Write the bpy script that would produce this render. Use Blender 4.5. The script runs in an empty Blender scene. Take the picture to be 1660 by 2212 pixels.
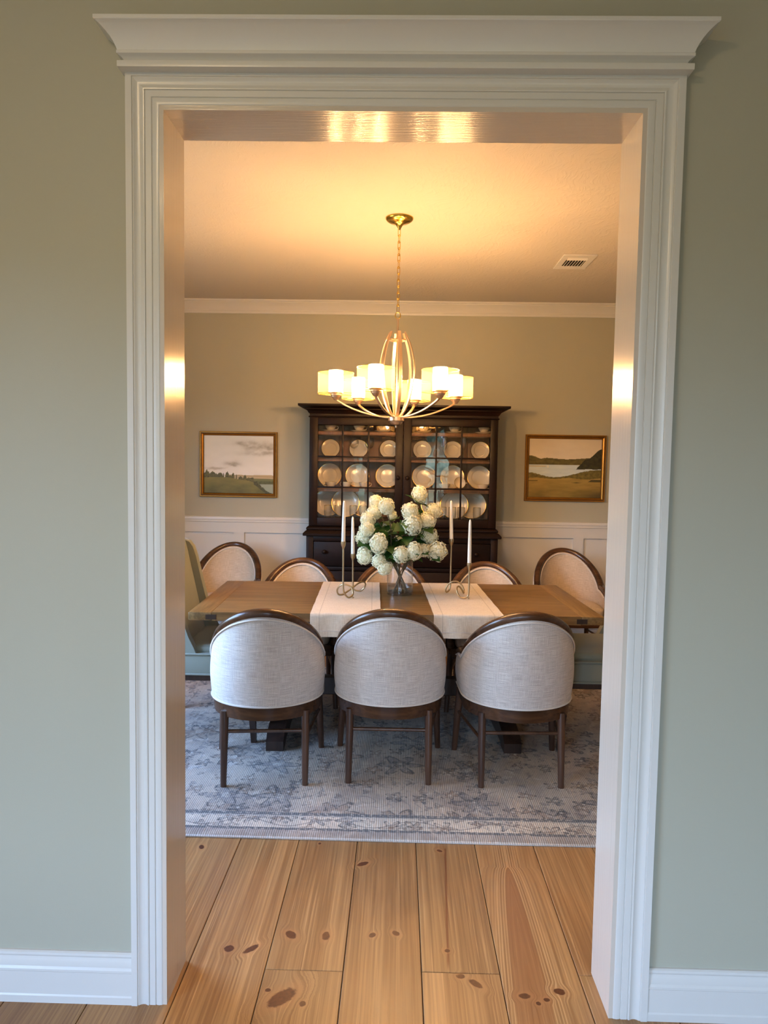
import bpy, bmesh, math, random
from mathutils import Vector, Matrix, Euler, noise as mnoise
random.seed(7)
PI = math.pi
scene = bpy.context.scene
COL = scene.collection

# ------------------------------------------------------------------ helpers
def lin(r, g, b):
    def f(c):
        c /= 255.0
        return c / 12.92 if c <= 0.04045 else ((c + 0.055) / 1.055) ** 2.4
    return (f(r), f(g), f(b), 1.0)

class MB:
    """collects geometry for ONE mesh"""
    def __init__(s):
        s.v = []; s.f = []; s.m = []; s.uv = {}
    def add(s, vs, fs, m=0, uvs=None):
        o = len(s.v)
        s.v += [tuple(p) for p in vs]
        for k, q in enumerate(fs):
            s.f.append([i + o for i in q]); s.m.append(m)
            if uvs: s.uv[len(s.f) - 1] = [uvs[i] for i in q]
        return s
    def box(s, x0, x1, y0, y1, z0, z1, bev=0.0, m=0, M=None, seg=2):
        bm = bmesh.new()
        bmesh.ops.create_cube(bm, size=1.0)
        for v in bm.verts:
            v.co = Vector((x0 + (v.co.x + .5) * (x1 - x0), y0 + (v.co.y + .5) * (y1 - y0), z0 + (v.co.z + .5) * (z1 - z0)))
        if bev > 0:
            bmesh.ops.bevel(bm, geom=bm.edges[:], offset=bev, segments=seg, profile=.5, affect='EDGES')
        bm.verts.ensure_lookup_table()
        vs = [(M @ v.co) if M else v.co.copy() for v in bm.verts]
        s.add(vs, [[v.index for v in f.verts] for f in bm.faces], m)
        bm.free(); return s
    def tube(s, path, r, n=10, closed=False, m=0, cap=True):
        P = [Vector(p) for p in path]; k = len(P)
        R = r if isinstance(r, (list, tuple)) else [r] * k
        T = []
        for i in range(k):
            a = P[(i - 1) % k] if (closed or i > 0) else P[i]
            b = P[(i + 1) % k] if (closed or i < k - 1) else P[i]
            d = (b - a); T.append(d.normalized() if d.length > 1e-9 else Vector((0, 0, 1)))
        u = Vector((1, 0, 0)) if abs(T[0].x) < .8 else Vector((0, 1, 0))
        vs = []
        for i in range(k):
            u = (u - T[i] * u.dot(T[i])).normalized(); w = T[i].cross(u)
            for j in range(n):
                a = 2 * PI * j / n
                vs.append(P[i] + (u * math.cos(a) + w * math.sin(a)) * R[i])
        fs = []
        for i in range(k if closed else k - 1):
            a = i * n; b = ((i + 1) % k) * n
            for j in range(n):
                fs.append([a + j, a + (j + 1) % n, b + (j + 1) % n, b + j])
        if cap and not closed:
            fs.append(list(range(n))[::-1]); fs.append([(k - 1) * n + j for j in range(n)])
        return s.add(vs, fs, m)
    def sweep(s, path, frames, sec, closed=False, m=0, cap=True):
        """frames: list of (N,B) per path point, sec: list of (a,b)"""
        n = len(sec); k = len(path); vs = []
        for p, (N, B) in zip(path, frames):
            for a, b in sec: vs.append(Vector(p) + N * a + B * b)
        fs = []
        for i in range(k if closed else k - 1):
            a = i * n; b = ((i + 1) % k) * n
            for j in range(n):
                fs.append([a + j, a + (j + 1) % n, b + (j + 1) % n, b + j])
        if cap and not closed:
            fs.append(list(range(n))[::-1]); fs.append([(k - 1) * n + j for j in range(n)])
        return s.add(vs, fs, m)
    def lathe(s, prof, n=24, c=(0, 0, 0), m=0, M=None, closed=False):
        vs = []; fs = []
        for r, z in prof:
            for j in range(n):
                a = 2 * PI * j / n
                p = Vector((r * math.cos(a), r * math.sin(a), z))
                vs.append((M @ p if M else p) + Vector(c))
        k = len(prof)
        for i in range(k if closed else k - 1):
            for j in range(n):
                a = i * n; b = ((i + 1) % k) * n
                fs.append([a + j, a + (j + 1) % n, b + (j + 1) % n, b + j])
        if not closed:
            if prof[0][0] > 1e-5: fs.append([j for j in range(n)][::-1])
            if prof[-1][0] > 1e-5: fs.append([(k - 1) * n + j for j in range(n)])
        return s.add(vs, fs, m)
    def prism(s, poly, f0, f1, m=0):
        """poly of 2d points; f0(p), f1(p) give the two 3d copies"""
        n = len(poly)
        vs = [f0(p) for p in poly] + [f1(p) for p in poly]
        fs = [list(range(n))[::-1], [n + i for i in range(n)]]
        for i in range(n): fs.append([i, (i + 1) % n, n + (i + 1) % n, n + i])
        return s.add(vs, fs, m)
    def grid(s, fn, nu, nv, m=0, uvfn=None, closed_u=False):
        vs = []; uvs = []
        for i in range(nu + 1):
            for j in range(nv + 1):
                vs.append(fn(i / nu, j / nv)); uvs.append(uvfn(i / nu, j / nv) if uvfn else (i / nu, j / nv))
        fs = []
        for i in range(nu):
            for j in range(nv):
                a = i * (nv + 1) + j
                fs.append([a, a + nv + 1, a + nv + 2, a + 1])
        return s.add(vs, fs, m, uvs)
    def build(s, name, mats, parent=None, angle=22, loc=None, flip=True, smooth=True):
        me = bpy.data.meshes.new(name)
        me.from_pydata(s.v, [], s.f)
        if not isinstance(mats, (list, tuple)): mats = [mats]
        for m in mats: me.materials.append(m)
        me.polygons.foreach_set('material_index', s.m)
        if s.uv:
            uvl = me.uv_layers.new(name='UVMap')
            for fi, lst in s.uv.items():
                p = me.polygons[fi]
                for li, u in zip(p.loop_indices, lst): uvl.data[li].uv = u
        me.validate()
        if flip:
            bm = bmesh.new(); bm.from_mesh(me)
            bmesh.ops.recalc_face_normals(bm, faces=bm.faces[:])
            bm.to_mesh(me); bm.free()
        if smooth:
            me.polygons.foreach_set('use_smooth', [True] * len(me.polygons))
            me.set_sharp_from_angle(angle=math.radians(angle))
        me.update()
        o = bpy.data.objects.new(name, me); COL.objects.link(o)
        if parent: o.parent = parent
        if loc: o.location = loc
        return o

def tag(o, label, cat, group=None, kind=None):
    o['label'] = label; o['category'] = cat
    if group: o['group'] = group
    if kind: o['kind'] = kind
    return o
def thing(name, label, cat, loc=(0, 0, 0), rz=0.0, group=None):
    o = bpy.data.objects.new(name, None); COL.objects.link(o)
    o.location = loc; o.rotation_euler = (0, 0, rz); o.empty_display_size = .05
    return tag(o, label, cat, group)
def struct(o, label, cat): return tag(o, label, cat, kind='structure')
def copy_tree(o, parent=None):
    c = o.copy(); COL.objects.link(c)
    if parent: c.parent = parent
    for ch in list(o.children): copy_tree(ch, c)
    return c
def dup(o, loc, rz, label):
    c = copy_tree(o); c.location = loc; c.rotation_euler = (0, 0, rz); c['label'] = label
    return c

# ------------------------------------------------------------------ node helper
class NT:
    def __init__(s, name):
        s.mat = bpy.data.materials.new(name); s.mat.use_nodes = True
        s.t = s.mat.node_tree; s.t.nodes.clear()
        s.out = s.t.nodes.new('ShaderNodeOutputMaterial')
    def n(s, typ, **kw):
        x = s.t.nodes.new(typ)
        for k, v in kw.items(): setattr(x, k, v)
        return x
    def put(s, sock, v):
        if v is None: return
        if isinstance(v, bpy.types.NodeSocket): s.t.links.new(v, sock)
        else: sock.default_value = v
    def m(s, op, a, b=None, c=None, clamp=False):
        x = s.n('ShaderNodeMath', operation=op); x.use_clamp = clamp
        for i, v in enumerate((a, b, c)):
            if v is not None: s.put(x.inputs[i], v)
        return x.outputs[0]
    def vm(s, op, a, b=None, out=0):
        x = s.n('ShaderNodeVectorMath', operation=op)
        s.put(x.inputs[0], a)
        if b is not None: s.put(x.inputs[1], b)
        return x.outputs[out]
    def obj(s): return s.n('ShaderNodeTexCoord').outputs['Object']
    def uv(s): return s.n('ShaderNodeTexCoord').outputs['UV']
    def sep(s, v):
        x = s.n('ShaderNodeSeparateXYZ'); s.put(x.inputs[0], v); return x.outputs
    def comb(s, a, b, c=0.0):
        x = s.n('ShaderNodeCombineXYZ')
        for i, v in enumerate((a, b, c)): s.put(x.inputs[i], v)
        return x.outputs[0]
    def scale(s, v, sx, sy, sz): return s.vm('MULTIPLY', v, (sx, sy, sz))
    def noise(s, v, sc=5, det=3, rough=.5, dist=0, col=False):
        x = s.n('ShaderNodeTexNoise'); s.put(x.inputs['Vector'], v)
        s.put(x.inputs['Scale'], sc); s.put(x.inputs['Detail'], det); s.put(x.inputs['Roughness'], rough); s.put(x.inputs['Distortion'], dist)
        return x.outputs['Color' if col else 'Fac']
    def white(s, v, dim='3D'):
        x = s.n('ShaderNodeTexWhiteNoise', noise_dimensions=dim)
        s.put(x.inputs['W' if dim == '1D' else 'Vector'], v)
        return x.outputs['Value']
    def mix(s, f, a, b, mode='MIX'):
        x = s.n('ShaderNodeMix', data_type='RGBA', blend_type=mode)
        s.put(x.inputs[0], f); s.put(x.inputs[6], a); s.put(x.inputs[7], b)
        return x.outputs[2]
    def rng(s, v, a, b, c=0., d=1., smooth=True):
        x = s.n('ShaderNodeMapRange', interpolation_type='SMOOTHSTEP' if smooth else 'LINEAR')
        s.put(x.inputs[0], v)
        for i, q in enumerate((a, b, c, d)): s.put(x.inputs[i + 1], q)
        return x.outputs[0]
    def bump(s, h, st=.2, dist=.01):
        x = s.n('ShaderNodeBump'); s.put(x.inputs['Height'], h)
        x.inputs['Strength'].default_value = st; x.inputs['Distance'].default_value = dist
        return x.outputs[0]
    def bsdf(s, col, rough=.5, metal=0., normal=None, **kw):
        p = s.n('ShaderNodeBsdfPrincipled')
        s.put(p.inputs['Base Color'], col); s.put(p.inputs['Roughness'], rough); s.put(p.inputs['Metallic'], metal)
        if normal is not None: s.put(p.inputs['Normal'], normal)
        for k, v in kw.items(): s.put(p.inputs[k.replace('_', ' ')], v)
        return p.outputs[0]
    def done(s, sh):
        s.t.links.new(sh, s.out.inputs[0]); return s.mat

def plain(name, col, rough=.5, metal=0., var=.0, nsc=8, bump=0, bsc=80, **kw):
    t = NT(name); v = t.obj(); c = col
    if var:
        f = t.noise(v, nsc, 4)
        c = t.mix(f, tuple(x * (1 - var) for x in col[:3]) + (1,), tuple(min(1, x * (1 + var)) for x in col[:3]) + (1,))
    nm = t.bump(t.noise(v, bsc, 3), bump, .004) if bump else None
    return t.done(t.bsdf(c, rough, metal, nm, **kw))

def wood(name, dark, light, rough=.35, axis='x', sc=1.0, bump=.1, knots=False):
    t = NT(name); v = t.obj()
    k = {'x': (2.5, 38, 38), 'y': (38, 2.5, 38), 'z': (38, 38, 2.5)}[axis]
    a = t.noise(t.scale(v, *[q * sc for q in k]), 1.0, 5, .6, .6)
    k2 = tuple(q * 4 for q in k)
    b = t.noise(t.scale(v, *[q * sc for q in k2]), 1.0, 2, .5)
    f = t.rng(t.m('ADD', t.m('MULTIPLY', a, .7), t.m('MULTIPLY', b, .3)), .3, .7)
    c = t.mix(f, dark, light)
    return t.done(t.bsdf(c, rough, 0, t.bump(b, bump, .002), Specular_IOR_Level=.16 if 'espresso' in name else .5))

# ------------------------------------------------------------------ materials
def mat_paint(name, col, rough=.6, bump=.05):
    t = NT(name); v = t.obj()
    n = t.noise(v, 1.2, 3)
    c = t.mix(n, tuple(x * .97 for x in col[:3]) + (1,), tuple(x * 1.03 for x in col[:3]) + (1,))
    return t.done(t.bsdf(c, rough, 0, t.bump(t.noise(v, 220, 3), bump, .002)))
SAGE = mat_paint('sage_paint', lin(174, 171, 153), .55, .08)
TRIM = mat_paint('white_trim_paint', lin(212, 209, 203), .28, .03)
def mat_jamb(head):
    t = NT('brushed_gloss_white'); v = t.obj()
    h = t.noise(t.scale(v, *((7, 200, 200) if head else (110, 110, 3.0))), 1, 4, .6)
    return t.done(t.bsdf(lin(206, 194, 180), .17, 0, t.bump(h, .5 if head else .22, .0025)))
JAMB = mat_jamb(False); JAMBH = mat_jamb(True)
def mat_ceiling():
    t = NT('stippled_ceiling_white'); v = t.obj()
    w = t.noise(v, 3.0, 2, .5, 0, True)
    v2 = t.vm('ADD', v, t.vm('MULTIPLY', w, (.35, .35, .35)))
    h = t.noise(t.scale(v2, 60, 14, 30), 1.0, 4, .65)
    return t.done(t.bsdf(lin(196, 187, 174), .8, 0, t.bump(t.rng(h, .45, .7), .22, .006)))
CEIL = mat_ceiling()
WALNUT = wood('walnut_stain', lin(54, 33, 20), lin(90, 58, 35), .27, 'x', .5, .04)
WALNUTZ = wood('walnut_stain_leg', lin(58, 37, 27), lin(94, 64, 46), .3, 'z', .5, .04)
TABLE = wood('oak_table_top', lin(98, 73, 38), lin(144, 112, 67), .36, 'x', .8, .08)
TABLEY = wood('oak_table_breadboard', lin(98, 73, 38), lin(144, 112, 67), .36, 'y', .8, .08)
TABLED = wood('dark_trestle_wood', lin(38, 24, 18), lin(58, 38, 28), .4, 'z', .7, .1)
HUTCH = wood('espresso_hutch', lin(17, 8, 5), lin(29, 14, 8), .45, 'z', .35, .06)
HUTCHX = wood('espresso_hutch_rail', lin(17, 8, 5), lin(29, 14, 8), .45, 'x', .35, .06)
HUTCHIN = wood('hutch_inside_wood', lin(104, 66, 34), lin(140, 92, 50), .5, 'z', .35, .06)
BLACK = plain('black_iron', lin(18, 17, 17), .45, .4)
BRASS = plain('satin_brass', lin(214, 170, 104), .26, 1.0)
BRONZE = plain('brushed_champagne_bronze', lin(212, 184, 156), .33, 1.0)
BRASSC = plain('polished_brass', lin(226, 186, 88), .2, 1.0)
SILVERBRASS = plain('brushed_brass_stick', lin(186, 164, 128), .3, 1.0)
WAX = plain('white_wax', lin(244, 238, 226), .45, Subsurface_Weight=.25, Subsurface_Radius=(.01, .008, .006))
WICK = plain('candle_wick', lin(225, 218, 200), .8)
CHINA = plain('cream_china', lin(222, 206, 178), .14)
GOLD = plain('gold_rim', lin(236, 190, 96), .2, 1.0)
DARK = plain('duct_dark', lin(16, 14, 12), .8)
GILT = plain('antique_gold_frame', lin(160, 112, 44), .34, .75, .25, 30)
GILTD = plain('antique_gold_dark', lin(94, 60, 26), .4, .5, .2, 30)  # darker gold for the frame's groove and inner lip

def mat_thin_glass(name, ior=1.5, tint=(1, 1, 1, 1), wave=0.0, edge=0.0, rough=.0, gain=1.0):
    t = NT(name)
    fr = t.n('ShaderNodeLayerWeight'); fr.inputs[0].default_value = .5
    f0 = ((ior - 1) / (ior + 1)) ** 2
    nm = None
    if wave:
        nm = t.bump(t.noise(t.obj(), 6, 2), wave, .02)
        t.put(fr.inputs['Normal'], nm)
    tr = t.n('ShaderNodeBsdfTransparent'); tr.inputs[0].default_value = tint
    if edge:
        lw = t.n('ShaderNodeLayerWeight'); lw.inputs[0].default_value = .35
        t.put(tr.inputs[0], t.mix(t.m('MULTIPLY', lw.outputs['Facing'], edge), tint, lin(120, 118, 108)))
    gl = t.n('ShaderNodeBsdfGlossy'); gl.inputs['Roughness'].default_value = rough
    if nm: t.put(gl.inputs['Normal'], nm)
    mx = t.n('ShaderNodeMixShader')
    t.put(mx.inputs[0], t.m('ADD', f0 * gain, t.m('MULTIPLY', t.m('POWER', fr.outputs['Facing'], 5.0), 1 - f0 * gain), clamp=True)); t.put(mx.inputs[1], tr.outputs[0]); t.put(mx.inputs[2], gl.outputs[0])
    return t.done(mx.outputs[0])
PANE = mat_thin_glass('old_window_glass', 1.5, (.98, .98, .97, 1), .05, gain=2.0)
TUMBLER = mat_thin_glass('clear_glassware', 1.5, (.98, .975, .96, 1), 0, .4)
VASEG = mat_thin_glass('clear_vase_glass', 1.5, (.995, .997, .995, 1), 0, .18)
WATER = mat_thin_glass('vase_water', 1.33, (.97, .98, .95, 1), 0, .15)

def mat_weave():
    t = NT('diamond_weave_linen'); u = t.sep(t.uv())
    a = t.m('PINGPONG', t.m('MULTIPLY', u[0], 1.0), .019); b = t.m('PINGPONG', u[1], .019)
    d = t.m('ADD', a, b)
    st = t.m('SINE', t.m('MULTIPLY', d, 2 * PI / .0056))
    slub = t.noise(t.comb(t.m('MULTIPLY', u[0], 14.), t.m('MULTIPLY', u[1], 420.)), 1, 3, .6)
    slub2 = t.noise(t.comb(t.m('MULTIPLY', u[0], 420.), t.m('MULTIPLY', u[1], 16.)), 1, 3, .6)
    f = t.m('ADD', t.m('MULTIPLY', st, .22), t.m('ADD', t.m('MULTIPLY', slub, 1.0), t.m('MULTIPLY', slub2, .55)))
    c = t.mix(t.rng(f, .42, 1.12), lin(162, 151, 146), lin(236, 229, 222))
    h = t.m('ADD', t.m('MULTIPLY', st, .3), slub)
    return t.done(t.bsdf(c, .85, 0, t.bump(h, .12, .0015), Sheen_Weight=.15))
WEAVE = mat_weave()
def mat_slub():
    t = NT('beige_slub_linen'); u = t.sep(t.uv())
    a = t.noise(t.comb(t.m('MULTIPLY', u[0], 16.), t.m('MULTIPLY', u[1], 460.)), 1, 3, .6)
    b = t.noise(t.comb(t.m('MULTIPLY', u[0], 460.), t.m('MULTIPLY', u[1], 20.)), 1, 3, .6)
    f = t.m('ADD', t.m('MULTIPLY', a, .6), t.m('MULTIPLY', b, .4))
    return t.done(t.bsdf(t.mix(t.rng(f, .3, .7), lin(172, 150, 124), lin(220, 202, 178)), .88, 0, t.bump(f, .12, .0015), Sheen_Weight=.15))
SLUB = mat_slub()
CORD = plain('woven_cord', lin(216, 208, 200), .8, 0, .12, 200)
VELVET = plain('sage_velvet', lin(132, 135, 121), .75, 0, .1, 5, .08, 120, Sheen_Weight=.35, Sheen_Roughness=.4)
def mat_linen():
    t = NT('cream_linen'); v = t.obj()
    a = t.noise(t.scale(v, 30, 700, 700), 1, 2); b = t.noise(t.scale(v, 700, 30, 30), 1, 2)
    f = t.m('ADD', t.m('MULTIPLY', a, .5), t.m('MULTIPLY', b, .5))
    c = t.mix(t.rng(f, .3, .7), lin(208, 192, 168), lin(236, 224, 204))
    # hem-stitch lines
    p = t.sep(v)
    ex = t.m('ABSOLUTE', t.m('SUBTRACT', t.m('ABSOLUTE', p[0]), .128))
    l1 = t.rng(ex, .0012, .0028, 1, 0)
    c = t.mix(t.m('MULTIPLY', l1, .35), c, lin(132, 112, 84))
    return t.done(t.bsdf(c, .85, 0, t.bump(f, .12, .0015)))
LINEN = mat_linen()
def mat_bloom():
    t = NT('white_petals'); v = t.obj()
    c = t.mix(t.noise(v, 40, 2), lin(250, 246, 208), lin(255, 253, 236))
    p = t.bsdf(c, .6)
    tl = t.n('ShaderNodeBsdfTranslucent'); t.put(tl.inputs[0], c)
    mx = t.n('ShaderNodeMixShader'); mx.inputs[0].default_value = .22
    t.put(mx.inputs[1], p); t.put(mx.inputs[2], tl.outputs[0])
    return t.done(mx.outputs[0])
PETAL = mat_bloom()
BLOOMCORE = plain('bloom_core', lin(240, 236, 196), .8)
def mat_leaf():
    t = NT('viburnum_leaf'); v = t.obj()
    c = t.mix(t.noise(v, 25, 2), lin(18, 52, 18), lin(60, 102, 40))
    p = t.bsdf(c, .42)
    tl = t.n('ShaderNodeBsdfTranslucent'); t.put(tl.inputs[0], lin(96, 140, 50))
    mx = t.n('ShaderNodeMixShader'); mx.inputs[0].default_value = .2
    t.put(mx.inputs[1], p); t.put(mx.inputs[2], tl.outputs[0])
    return t.done(mx.outputs[0])
LEAF = mat_leaf()
STEM = plain('woody_stem', lin(86, 72, 48), .6, 0, .2, 60)

def mat_shade(name, col, transp, transl):
    t = NT(name)
    tr = t.n('ShaderNodeBsdfTransparent'); tr.inputs[0].default_value = (1, .97, .9, 1)
    tl = t.n('ShaderNodeBsdfTranslucent'); tl.inputs[0].default_value = col
    df = t.n('ShaderNodeBsdfDiffuse'); df.inputs[0].default_value = col
    if name == 'sheer_shade':
        p = t.uv()
        w = t.noise(t.scale(p, 120, 3, 1), 1, 2)
        c = t.mix(t.rng(w, .3, .7), tuple(q * .8 for q in col[:3]) + (1,), col)
        t.put(tl.inputs[0], c); t.put(df.inputs[0], c)
    m1 = t.n('ShaderNodeMixShader'); m1.inputs[0].default_value = transl
    t.put(m1.inputs[1], df.outputs[0]); t.put(m1.inputs[2], tl.outputs[0])
    m2 = t.n('ShaderNodeMixShader'); m2.inputs[0].default_value = 1 - transp
    t.put(m2.inputs[1], tr.outputs[0]); t.put(m2.inputs[2], m1.outputs[0])
    return t.done(m2.outputs[0])
SHEER = mat_shade('sheer_shade', lin(206, 178, 122), .78, .55)
FROST = mat_shade('frosted_glass', lin(252, 236, 200), .45, .75)
def mat_bulb():
    t = NT('warm_bulb'); e = t.n('ShaderNodeEmission')
    e.inputs[0].default_value = (1.0, .60, .28, 1); e.inputs[1].default_value = BULB
    return t.done(e.outputs[0])
BULB = 262.0
FILL_LAMP = 20.0  # strength of the added fill light in the near room
GLOW = mat_bulb()

def mat_canvas():
    t = NT('oil_paint'); a = t.n('ShaderNodeAttribute'); a.attribute_name = 'paint'
    h = t.noise(t.scale(t.obj(), 300, 300, 300), 1, 2)
    return t.done(t.bsdf(a.outputs['Color'], .5, 0, t.bump(h, .06, .001)))
CANVAS = mat_canvas()

# floor: knotty pine, planks run towards the back of the dining room
KNOTS = [  # x, y, half-width, half-length, turn
    (-.742, .812, .010, .016, .3), (-.287, .861, .006, .008, 0), (-.110, .723, .012, .024, -1.0), (-.498, .227, .015, .016, 0),
    (-.430, .228, .011, .028, -.75), (-.318, .301, .015, .023, .7), (-.206, .300, .012, .022, 0), (-.059, .311, .010, .013, -.6),
    (.016, .323, .010, .015, .7), (-.303, .028, .024, .048, -.75), (-.242, .007, .009, .011, 0), (-.347, .055, .009, .007, 0),
    (.183, .830, .008, .013, .9), (.175, .246, .009, .008, 0), (.207, .135, .013, .010, 0), (.248, .106, .011, .024, .8),
    (.382, .062, .017, .011, .1), (.442, .050, .009, .008, 0), (.485, .084, .017, .013, -.3), (.416, .035, .007, .008, 0)]
def mat_floor():
    t = NT('knotty_pine'); v = t.obj()
    at = t.n('ShaderNodeAttribute'); at.attribute_name = 'plank'
    rnd = at.outputs['Fac']
    p = t.sep(v); x, y = p[0], p[1]
    warp = None; mask = None; halo = None
    kn = t.m('MULTIPLY', t.m('SUBTRACT', t.noise(v, 85, 3, .6), .5), .55)
    for kx, ky, a, b, r in KNOTS:
        mp = t.n('ShaderNodeMapping', vector_type='TEXTURE')
        t.put(mp.inputs['Vector'], v); mp.inputs['Location'].default_value = (kx, ky, 0)
        mp.inputs['Rotation'].default_value = (0, 0, r); mp.inputs['Scale'].default_value = (a, b, 1)
        d = t.m('ADD', t.vm('LENGTH', mp.outputs[0], out=1), kn)
        mk = t.rng(d, .82, 1.12, 1, 0); hl = t.rng(d, 1.0, 2.2, 1, 0)
        mask = mk if mask is None else t.m('MAXIMUM', mask, mk)
        halo = hl if halo is None else t.m('MAXIMUM', halo, hl)
        wp = t.m('MULTIPLY', t.m('SUBTRACT', kx, x), t.rng(d, .8, 3.2, .62, 0))
        warp = wp if warp is None else t.m('ADD', warp, wp)
    gx = t.m('ADD', x, warp)
    # arrow-shaped heartwood figure in one board
    yy = t.m('SUBTRACT', .725, y)
    wd = t.m('MULTIPLY', t.m('SQRT', t.m('MAXIMUM', yy, 0.0)), .062)
    tt = t.m('SUBTRACT', t.m('ABSOLUTE', t.m('SUBTRACT', gx, t.m('ADD', .432, t.m('MULTIPLY', yy, -.045)))), wd)
    inb = t.m('MULTIPLY', t.m('GREATER_THAN', x, .3235), t.m('LESS_THAN', x, .5585))
    inb = t.m('MULTIPLY', inb, t.m('GREATER_THAN', y, -.4))
    heart = t.m('MULTIPLY', inb, t.rng(tt, -.006, .003, 1, 0))
    near = t.m('MULTIPLY', inb, t.rng(tt, .03, .055, 1, 0))
    gx2 = t.n('ShaderNodeMix', data_type='FLOAT'); t.put(gx2.inputs[0], inb); t.put(gx2.inputs[2], gx); t.put(gx2.inputs[3], tt)
    gx = gx2.outputs[0]
    off = t.m('MULTIPLY', rnd, 37.0)
    g1 = t.noise(t.comb(t.m('MULTIPLY', gx, 22.), t.m('MULTIPLY', y, .8), off), 1, 3, .55, .25)
    g2 = t.noise(t.comb(t.m('MULTIPLY', gx, 190.), t.m('MULTIPLY', y, 1.6), off), 1, 3, .65, .15)
    bands = t.m('SINE', t.m('ADD', t.m('MULTIPLY', gx, 420.), t.m('MULTIPLY', g1, 26.)))
    f = t.m('ADD', t.m('MULTIPLY', g1, .5), t.m('ADD', t.m('MULTIPLY', g2, .45), t.m('MULTIPLY', bands, .035)))
    c = t.mix(t.rng(f, .28, .72), lin(136, 94, 54), lin(186, 143, 90))
    streak = t.rng(g2, .60, .72)
    c = t.mix(t.m('MULTIPLY', streak, .45), c, lin(216, 172, 116))
    # slow grey-brown clouding of the stain, board to board tone
    cl = t.noise(t.comb(t.m('MULTIPLY', x, 5.), t.m('MULTIPLY', y, 2.), off), 1, 2)
    c = t.mix(t.m('MULTIPLY', t.rng(cl, .45, .75), .35), c, lin(138, 100, 66))
    tone = t.m('ADD', .88, t.m('MULTIPLY', rnd, .22))
    c = t.mix(1.0, c, t.comb(tone, tone, tone), 'MULTIPLY')
    c = t.mix(t.m('MULTIPLY', heart, .42), c, lin(140, 82, 46))
    rings = t.m('MULTIPLY', near, t.m('SUBTRACT', 1., heart))
    c = t.mix(t.m('MULTIPLY', rings, t.m('MULTIPLY', t.rng(t.m('SINE', t.m('MULTIPLY', tt, 700.)), .2, .8), .4)), c, lin(222, 178, 122))
    # pitch streak
    sx = t.m('ABSOLUTE', t.m('SUBTRACT', x, t.m('ADD', .174, t.m('MULTIPLY', t.m('SUBTRACT', y, .2), .05))))
    sm = t.m('MULTIPLY', t.rng(t.m('ADD', sx, t.m('MULTIPLY', g2, .008)), .004, .0115, 1, 0), t.m('MULTIPLY', t.rng(y, .15, .2), t.rng(y, .84, .86, 1, 0)))
    c = t.mix(t.m('MULTIPLY', sm, .85), c, lin(112, 56, 26))
    c = t.mix(t.m('MULTIPLY', halo, .35), c, lin(176, 122, 74))
    kc = t.mix(t.noise(v, 90, 3), lin(58, 29, 16), lin(112, 62, 34))
    c = t.mix(mask, c, kc)
    return t.done(t.bsdf(c, t.rng(g2, .2, .8, .30, .42), 0, t.bump(t.m('ADD', g2, t.m('MULTIPLY', mask, -.5)), .10, .002)))
FLOOR = mat_floor()
GAP = plain('floor_gap', lin(30, 18, 12), .9)

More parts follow.
